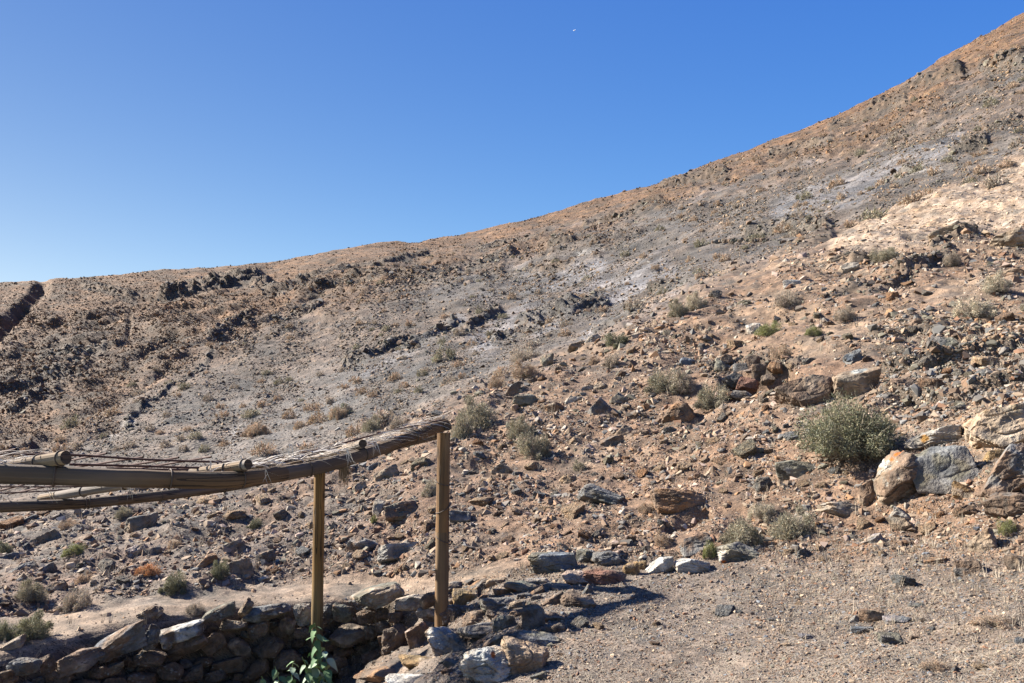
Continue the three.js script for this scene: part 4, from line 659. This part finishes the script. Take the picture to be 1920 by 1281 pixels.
SH('pale green shrub on the right slope', 1836, 582, 84, 44, 'pale'); SH('pale green shrub above the other pale green shrub', 1866, 548, 60, 40, 'pale'); SH('small grey shrub below the cream overhanging slab', 1790, 488, 40, 40, 'grey'); SH('olive shrub under the pale bare rock', 1664, 481, 72, 36, 'greygreen'); SH('thin flat scrub above the right boulder field', 1680, 652, 52, 20, 'grey');
SH('olive shrub at the boundary of the grey slope', 1275, 592, 46, 36, 'greygreen'); SH('pale shrub higher at the boundary of the grey slope', 1304, 568, 50, 36, 'pale');
SH('green shrub left of the rear post on the footpath side', 328, 1101, 58, 42, 'green'); SH('green shrub beside the slab standing on edge', 409, 1082, 44, 46, 'green'); SH('round grey bush on the left slope', 137, 1121, 66, 52, 'grey'); SH('olive bush left of the round grey bush', 58, 1110, 58, 40, 'greygreen'); SH('large green bush at the left edge above the wall', 52, 1176, 84, 54, 'green'); SH('green bush cut by the left edge of the frame', 6, 1184, 50, 48, 'green');
SH('dry bright orange bush on the left slope', 280, 1080, 52, 28, 'orange'); SH('small dry shrub above the round grey bush', 154, 1088, 34, 26, 'dry'); SH('dark green scrub among the stones of the left slope', 146, 1042, 50, 28, 'bright', { up: .8 }); SH('grey-green bush under the lower pergola beam', 230, 967, 36, 28, 'greygreen'); SH('small green bush left of the rear post, uphill', 479, 978, 34, 24, 'green'); SH('small brown shrub near the split tan rocks', 330, 1026, 30, 24, 'dry'); SH('small scrub by the rugged tan rock', 368, 1138, 40, 28, 'grey'); SH('dry low scrub beside the lichened rock on the left slope', 130, 995, 50, 24, 'dry'); SH('green tuft at the left edge under the beam', 8, 1035, 40, 24, 'green');
SH('pale bush partly behind the front post', 812, 922, 40, 40, 'pale'); SH('small olive bush above the long slab on the near slope', 1088, 872, 30, 20, 'greygreen'); SH('tiny green tuft below the big olive-brown boulder', 704, 988, 16, 16, 'bright', { category: 'plant' }); SH('dry tuft in front of the rust-brown overhanging boulder', 1215, 962, 36, 26, 'dry'); SH('dry tuft at the path edge below the rust-brown boulder', 1246, 1016, 38, 28, 'dry');
SH('green sprig under the dark grainy boulder at the right edge', 1895, 988, 44, 34, 'bright', { category: 'plant' }); SH('dry grey tuft at the right edge of the gravel bank', 1868, 1168, 90, 24, 'dry'); SH('dry straw tuft at the bottom right of the frame', 1760, 1252, 60, 22, 'dry');
SH('grey shrub behind the thatch on the slope', 748, 797, 46, 34, 'grey'); SH('dark olive shrub left of the shrub behind the thatch', 697, 803, 44, 36, 'greygreen'); SH('brown-grey shrub on the grey scree above the thatch', 640, 780, 40, 32, 'dry'); SH('shrub highest on the grey scree above the thatch', 655, 768, 26, 24, 'grey'); SH('dry brown scrub patch on the grey scree', 478, 800, 62, 34, 'dry');
// the many small shrubs of the far slopes
{
  const known = [[1704, 276, 24], [1567, 334, 32], [1614, 284, 22], [1495, 320, 16], [1675, 257, 26], [1427, 350, 22], [1510, 365, 26], [1578, 370, 20], [1747, 230, 20], [1750, 318, 24], [1822, 343, 26], [1887, 307, 28], [1865, 348, 34], [1711, 384, 40], [1640, 405, 46], [1596, 429, 24], [1492, 395, 30], [1366, 415, 20], [1312, 452, 26], [1420, 300, 18], [1450, 310, 16], [1548, 262, 16], [1860, 190, 24], [1900, 160, 22], [1812, 260, 18], [1690, 300, 18], [1780, 300, 22], [1840, 320, 26], [1905, 270, 24], [1230, 500, 16], [1172, 470, 20], [1208, 482, 16], [1126, 540, 22], [1130, 578, 20], [1245, 545, 20], [1090, 548, 22], [1010, 545, 16], [960, 555, 18], [945, 590, 20], [1060, 620, 22], [1000, 585, 18], [860, 680, 26], [920, 628, 18], [885, 640, 20], [800, 690, 22], [760, 720, 22], [830, 640, 18], [700, 740, 20], [620, 750, 22], [560, 800, 20], [565, 745, 14], [420, 780, 20], [340, 825, 18], [300, 810, 16], [380, 835, 20], [520, 745, 18], [600, 700, 16], [1345, 480, 18], [1240, 430, 18], [1300, 405, 18], [1380, 380, 18], [1470, 420, 34], [1420, 438, 30]];
  const R = rng(313), list = known.map(([x, y, w]) => [x, y, w]);
  while (list.length < 290) { const px = -60 + R() * 2040, py = 100 + R() * 800; if (py < brownEdge(px) - 30 || py > slopeEdge(px) - 6 || (px < 850 && py > 850)) continue; const g = ground(px, py); if (g.over || g.r < 17) continue; const w = (0.3 + R() * R() * .65) * F / g.r; if (list.some((q) => Math.hypot(q[0] - px, (q[1] - py) * 2) < (q[2] + w) * .5)) continue; list.push([px, py, w]); }
  list.forEach(([px, py, w], i) => {
    const kind = ['grey', 'dry', 'greygreen', 'dry'][i % 4], where = px < 700 ? 'on the grey scree behind the pergola' : px < 1200 ? 'on the grey slope in mid-picture' : py < 300 ? 'high on the right slope near the skyline' : 'on the upper right grey slope', size = w > 22 ? 'mid-sized' : 'small', tone = { grey: 'grey', dry: 'dry brown', greygreen: 'olive-grey' }[kind];
    shrub('far_shrub', `${size} ${tone} shrub, ${beside(px, py)}`, px, py, w * 1.25, w * 1.2 * (.62 + .2 * ((i * 7) % 5) / 5), kind, { geo: LO[i % 3], group: `${size} ${tone} shrubs ${where}`, quiet: true });
  });
}

// ---------------------------------------------------------------- loose stones that can be told apart
{
  const R = rng(515), shapes = ['block', 'shard', 'slab', 'round', 'peak', 'wedge', 'block', 'shard'].map((type, i) => rockGeo({ seed: 600 + i, type, detail: 8, size: [1, type === 'slab' ? .45 : .7, .8], rough: .09, sharp: 60 })).map((g, i) => paintRock(g, 'white', { seed: 600 + i, scale: 2.2, second: 'pale', black: i % 3 === 0 ? .12 : 0 }));
  const tones = ['tan', 'brown', 'rust', 'cream', 'olive', 'grey', 'basalt', 'blue'], mats = Object.fromEntries(tones.map((t) => { const m = rockMat.clone(); m.color.setRGB(...TONE[t].map((v) => v * .8 / .55)); return [t, m]; }));
  let n = 0, tries = 0;
  while (n < 285 && tries++ < 20000) {
    const px = -40 + R() * 2000, py = 560 + R() * 690; if (py < slopeEdge(px) + 4) continue;
    const g = ground(px, py); if (g.over || g.t < 3.9 && px < 1000 || g.path > .45 && R() < .93 || g.t > 3.9 && g.t < 5.25 && px < 900) continue;
    const w = (15 + 34 * Math.pow(R(), 2)) * (g.r > 16 ? .8 : 1); if (taken.some((q) => Math.abs(q[0] - px) < q[2] + w * .5 && Math.abs(q[1] - py) < q[3] + w * .4)) continue;
    const tone = tones[Math.floor(Math.pow(R(), 1.5) * 8)], i = Math.floor(R() * 8), s = w * span(px, py, g.r) / 2, m = new THREE.Mesh(shapes[i], mats[tone]); m.name = numbered('loose_stone'); scene.add(m); m.castShadow = m.receiveShadow = true;
    m.scale.set(s, s * (.75 + R() * .5), s * (.8 + R() * .4)); m.position.set(g.p[0] + g.n[0] * s * .06, g.p[1] + g.n[1] * s * .06, g.p[2] + g.n[2] * s * .06);
    m.quaternion.setFromUnitVectors(new THREE.Vector3(0, 1, 0), new THREE.Vector3(g.n[0] * .7 + (R() - .5) * .6, 1, g.n[2] * .7 + (R() - .5) * .6).normalize()).multiply(new THREE.Quaternion().setFromAxisAngle(new THREE.Vector3(0, 1, 0), R() * 6.28));
    const where = g.t < 5 && px > 1000 ? 'on the gravel bank beside the path' : px < 560 ? 'on the slope left of the rear post' : px < 850 ? 'on the slope between the two posts' : px < 1250 ? 'on the slope right of the front post' : 'on the slope round the big green bush', tn = { tan: 'tan', brown: 'brown', grey: 'grey', basalt: 'basalt-grey', cream: 'cream', olive: 'olive-grey', blue: 'blue-grey', rust: 'rust-coloured' }[tone];
    const sh = ['blocky', 'angular', 'flat', 'rounded', 'peaked', 'wedge-shaped', 'blocky', 'angular'][i], sz = w > 24 ? 'larger' : 'small'; tag(m, `${sz} ${tn} ${sh} stone, ${beside(px, py)}`, 'stone', `${sz} ${tn} ${sh} stones ${where}`); taken.push([px, py, w * .35, w * .3]); n++;
  }
}
{                                                   // look-alikes near the same landmark are told apart by their order
  const sets = {}; for (const o of scene.children) if (/^(far_shrub|loose_stone|pile_stone)/.test(o.name)) (sets[o.userData.label] ||= []).push(o);
  const num = ['', 'one', 'two', 'three', 'four', 'five', 'six', 'seven', 'eight', 'nine', 'ten'], nth = ['', 'second', 'third', 'fourth', 'fifth', 'sixth', 'seventh', 'eighth', 'ninth'];
  for (const [label, L] of Object.entries(sets)) if (L.length > 1 && L.length < 11) { L.sort((a, b) => a.position.x / -a.position.z - b.position.x / -b.position.z); const many = label.replace(/ (shrub|stone)\b/, ' $1s').replace(',', ''); L.forEach((o, i) => { o.userData.label = `${i === 0 ? 'leftmost' : i === L.length - 1 ? 'rightmost' : nth[i]} of ${num[L.length]} ${many}`; }); }
}
// the tumbled row of stones far off below the grey ledge
{
  const row = new THREE.Group(); row.name = 'stone_row'; scene.add(row); const R = rng(8), c0 = ground(1405, 458); row.position.set(...c0.p); tag(row, 'tumbled row of dark stones across the far grey slope', 'stone wall');
  for (let i = 0; i < 34; i++) { const px = 1338 + 134 * (i + R() * .6) / 34, py = 453 + Math.sin(px / 19) * 2 + (R() - .5) * 4, g = ground(px, py), w = 7 + R() * 5, m = stone('stone', null, px, py - w * .2, w, w * .75, ['basalt', 'olive', 'brown', 'tan'][Math.floor(R() * 4)], { seed: 900 + i, parent: row, detail: 4, r: g.r, sink: 0 }); m.position.sub(row.position); }
}

// ---------------------------------------------------------------- stones, grit and straw that nobody could count
const chips = (n, seed, flat) => { const out = []; const R = rng(seed); for (let i = 0; i < n; i++) { const p = []; const k = 9 + Math.floor(R() * 6); for (let j = 0; j < k; j++) { const z = R() * 2 - 1, a = R() * 6.28, s = Math.sqrt(1 - z * z), q = .75 + R() * .35; p.push(new THREE.Vector3(s * Math.cos(a) * q, z * q * flat * (.7 + R() * .6), s * Math.sin(a) * q * .8)); } const g = new ConvexGeometry(p); g.deleteAttribute('uv'); out.push(g); } return out; };
function scatter(name, label, count, o) {
  const R = rng(o.seed), group = new THREE.Group(); group.name = name; tag(group, label, o.category || 'stones', null, 'stuff'); scene.add(group);
  const geos = chips(6, o.seed + 5, o.flat || .6), lists = geos.map(() => []), M = new THREE.Matrix4(), Q = new THREE.Quaternion(), Y = new THREE.Vector3(0, 1, 0), col = new THREE.Color();
  let n = 0, tries = 0; const [x0, x1, y0, y1] = o.box;
  while (n < count && tries++ < count * 12) {
    const px = x0 + R() * (x1 - x0), py = y0 + R() * (y1 - y0), g = ground(px, py); if (g.over) continue;
    const pr = o.where(px, py, g); if (R() > pr) continue;
    const u = R(), a = o.pow || 2.1, s = o.min * Math.pow(1 - u * (1 - Math.pow(o.min / o.max, a)), -1 / a) * span(px, py, g.r) / 2 * (g.t > 11.4 ? .62 : 1), tone = o.tones[Math.floor(R() * o.tones.length)], v = Math.exp((R() - .5) * .7);
    const up = new THREE.Vector3(g.n[0] * .8 + (R() - .5) * .9, g.n[1] * .8 + .25, g.n[2] * .8 + (R() - .5) * .9).normalize(); Q.setFromUnitVectors(Y, up).multiply(new THREE.Quaternion().setFromAxisAngle(Y, R() * 6.283));
    const lift = s * (-.12 + R() * .36); M.compose(new THREE.Vector3(g.p[0] + g.n[0] * lift, g.p[1] + g.n[1] * lift, g.p[2] + g.n[2] * lift), Q, new THREE.Vector3(s * (.8 + R() * .5), s * (.7 + R() * .6), s * (.7 + R() * .5)));
    lists[Math.floor(R() * 6)].push([M.clone(), tone[0] * v, tone[1] * v, tone[2] * v]); n++;
  }
  lists.forEach((L, i) => { const im = new THREE.InstancedMesh(geos[i], o.mat || chipMat, L.length); L.forEach((e, k) => { im.setMatrixAt(k, e[0]); im.setColorAt(k, col.setRGB(e[1], e[2], e[3])); }); im.name = o.part; im.userData.kind = 'stuff'; im.castShadow = im.receiveShadow = true; group.add(im); });
  return n;
}
const chipMat = STD({ color: new THREE.Color().setRGB(.53, .53, .53), roughness: .95 });
const T = (...k) => k.map((n) => TONE[n]);
const busy = (px, py) => noise3(px / 70, py / 45, 3.3) + .6 * noise3(px / 25, py / 18, 8);
scatter('path_gravel', 'loose gravel and small chips strewn over the path and its bank', 130000, { part: 'gravel', seed: 21, box: [820, 2370, 1000, 1300], min: 2, max: 14, pow: 2.25, tones: [...T('tan', 'mud', 'mud', 'basalt', 'basalt', 'olive', 'cream', 'blue', 'brown', 'brown'), C.path, C.path, C.path, C.trail, C.slopeRed], where: (px, py, g) => g.t < 4.6 ? .55 + busy(px, py) * .4 + (px > 1420 ? .3 : 0) : 0 });
scatter('yard_rubble', 'broken rubble between the boulders at the corner of the yard', 5000, { part: 'rubble', seed: 22, box: [640, 1100, 1090, 1290], min: 2.5, max: 16, tones: T('mud', 'basalt', 'olive', 'brown', 'grey', 'tan'), where: (px, py, g) => g.t > 2 && g.t < 4.2 && px < 1080 ? .9 : 0 });
scatter('slope_stones', 'countless loose stones covering the reddish slope', 160000, { part: 'stones', seed: 23, box: [-250, 2370, 420, 1240], min: 2.2, max: 26, pow: 1.7, flat: .62, tones: [...T('tan', 'tan', 'brown', 'brown', 'grey', 'basalt', 'cream', 'cream', 'olive', 'mud', 'rust', 'pale', 'pink'), C.slope, C.slope, C.slopeGrey, C.slopeRed], where: (px, py, g) => g.t > 4.1 && g.near > .35 && g.t < 9 ? (g.cream > .3 ? .12 : g.path > .4 ? .03 : clamp(.55 + busy(px, py) * .75 + (px > 1650 && py > 600 && py < 790 ? .7 : 0) - (px > 1380 && px < 1640 && py > 540 && py < 720 ? .35 : 0), .06, 1)) : 0 });
scatter('grey_scree', 'grey scree and stone litter on the far slope', 130000, { part: 'scree', seed: 24, box: [-250, 2370, 60, 960], min: 1.9, max: 12, pow: 2, flat: .65, tones: [C.grey, C.slopeGrey, C.greyDark, C.crag, TONE.basalt, TONE.olive, TONE.tan, C.slopePale, TONE.brown, C.brown, C.ochre], where: (px, py, g) => g.near < .6 && g.brown < .6 && g.r > 14 ? clamp(.4 + busy(px, py) * .8, .08, 1) : 0 });
scatter('hill_rubble', 'brown rock rubble covering the upper hillside to the skyline', 138000, { part: 'rubble', seed: 25, box: [-250, 2370, -180, 880], min: 1.8, max: 11, pow: 2.3, flat: .75, tones: [C.brown, C.brown, C.rust, C.rust, C.rust, C.ochre, C.ochre, C.ochre, TONE.tan], where: (px, py, g) => g.brown > .4 ? clamp(.6 + busy(px, py) * .7, .12, 1) : 0 });
scatter('ledge_blocks', 'dark angular blocks broken from the rock ledges', 9000, { part: 'blocks', seed: 26, box: [-100, 2040, 40, 850], min: 4, max: 20, pow: 1.6, flat: .8, tones: [C.crag, C.umber, TONE.basalt, TONE.olive, C.greyDark, TONE.brown], where: (px, py) => { let b = 0; for (const s of CRAGS) { if (Math.abs(py - (s[1] + s[3]) / 2) > 60) continue; const d = segDist(px, py, s)[0] / s[4]; if (d < 1.7) b = Math.max(b, 1 - d / 1.7); } return b; } });
scatter('boulder_field', 'jumble of broken stones on the right slope beside the big bush', 3400, { part: 'broken_stones', seed: 28, box: [1630, 2300, 590, 800], min: 7, max: 34, pow: 1.8, flat: .6, tones: T('tan', 'brown', 'grey', 'basalt', 'olive', 'mud', 'brown', 'basalt'), where: (px, py, g) => g.t > 4 ? clamp(.5 + busy(px, py), 0, 1) * sstep(1630, 1720, px) : 0 });
scatter('pale_rock_flakes', 'cream flakes lying on the pale bare rock', 6000, { part: 'flakes', seed: 27, box: [1540, 2000, 290, 500], min: 2, max: 10, flat: .4, tones: [C.cream, C.slopePale, TONE.tan, TONE.cream], where: (px, py, g) => g.cream > .3 ? .8 : 0 });
{                                                   // dry grass and straw bits
  const R = rng(66), P = [], N = [];
  for (let b = 0; b < 9; b++) { const a = R() * 6.28, l = .5 + R() * .5, w = .02, dx = Math.cos(a) * .5 * R(), dz = Math.sin(a) * .5 * R(), ox = (R() - .5) * .2, oz = (R() - .5) * .2, sx = -Math.sin(a) * w, sz = Math.cos(a) * w; P.push(ox - sx, 0, oz - sz, ox + sx, 0, oz + sz, ox + dx, l, oz + dz); }
  const tuft = new THREE.BufferGeometry(); tuft.setAttribute('position', new THREE.Float32BufferAttribute(P, 3)); tuft.computeVertexNormals();
  const bit = new THREE.BufferGeometry(); bit.setAttribute('position', new THREE.Float32BufferAttribute([-1, 0, -.03, -1, 0, .03, 1, .12, .02, 1, .12, .02, 1, .12, -.02, -1, 0, -.03], 3)); bit.computeVertexNormals();
  const mat = STD({ color: new THREE.Color().setRGB(.7, .7, .7), side: THREE.DoubleSide }), group = new THREE.Group(); group.name = 'dry_grass'; tag(group, 'wisps of dry grass and straw on the path and slope', 'dry grass', null, 'stuff'); scene.add(group);
  const place = (geo, n, part, box, where, size, lie) => { const im = new THREE.InstancedMesh(geo, mat, n), M = new THREE.Matrix4(), col = new THREE.Color(); let k = 0, tr = 0; while (k < n && tr++ < n * 15) { const px = box[0] + R() * (box[1] - box[0]), py = box[2] + R() * (box[3] - box[2]), g = ground(px, py); if (g.over || R() > where(px, py, g)) continue; const s = size() * clamp(g.r / 8, .8, 1.8), q = new THREE.Quaternion().setFromEuler(new THREE.Euler((R() - .5) * lie, R() * 6.28, (R() - .5) * lie)); M.compose(new THREE.Vector3(g.p[0], g.p[1] + (lie > .5 ? .012 : 0), g.p[2]), q, new THREE.Vector3(s, s, s)); im.setMatrixAt(k, M); const v = .7 + R() * .6; im.setColorAt(k, col.setRGB(.40 * v, .335 * v, .255 * v)); k++; } im.count = k; im.name = part; im.userData.kind = 'stuff'; im.castShadow = im.receiveShadow = true; group.add(im); };
  place(bit, 18500, 'straw', [860, 2370, 1000, 1300], (px, py, g) => g.t < 4.6 ? .5 + busy(px + 90, py) * .6 : 0, () => .025 + R() * .045, .5);
  place(tuft, 1900, 'grass_tufts', [-60, 2370, 600, 1300], (px, py, g) => (g.near > .4 || g.t < 4.5) && g.t > 2.5 && g.t < 9 ? (g.t < 4.6 && px > 1400 ? .5 : .16) * (g.path > .6 && px < 1450 ? .15 : 1) : 0, () => .03 + R() * .1, .9);
}

// ---------------------------------------------------------------- a speck of a bird, far up
{
  const g = new THREE.Group(); g.name = 'bird'; g.position.copy(at(1077, 57, 230)); scene.add(g); tag(g, 'tiny white bird high in the clear blue sky', 'bird');
  const white = STD({ color: new THREE.Color().setRGB(.8, .8, .8), side: THREE.DoubleSide }), body = new THREE.SphereGeometry(.16, 12, 8); body.scale(2.2, .8, .9); mesh('body', body, white, g);
  for (const s of [-1, 1]) { const w = new THREE.BufferGeometry(); w.setAttribute('position', new THREE.Float32BufferAttribute([-.15, 0, 0, .2, 0, 0, .1, .16, .42 * s, -.12, .14, .42 * s, -.1, .1, .85 * s], 3)); w.setIndex([0, 1, 2, 0, 2, 3, 3, 2, 4]); w.computeVertexNormals(); mesh('wing', w, white, g); }
  g.rotation.set(.25, .5, .45);
}

renderer.render(scene, camera);
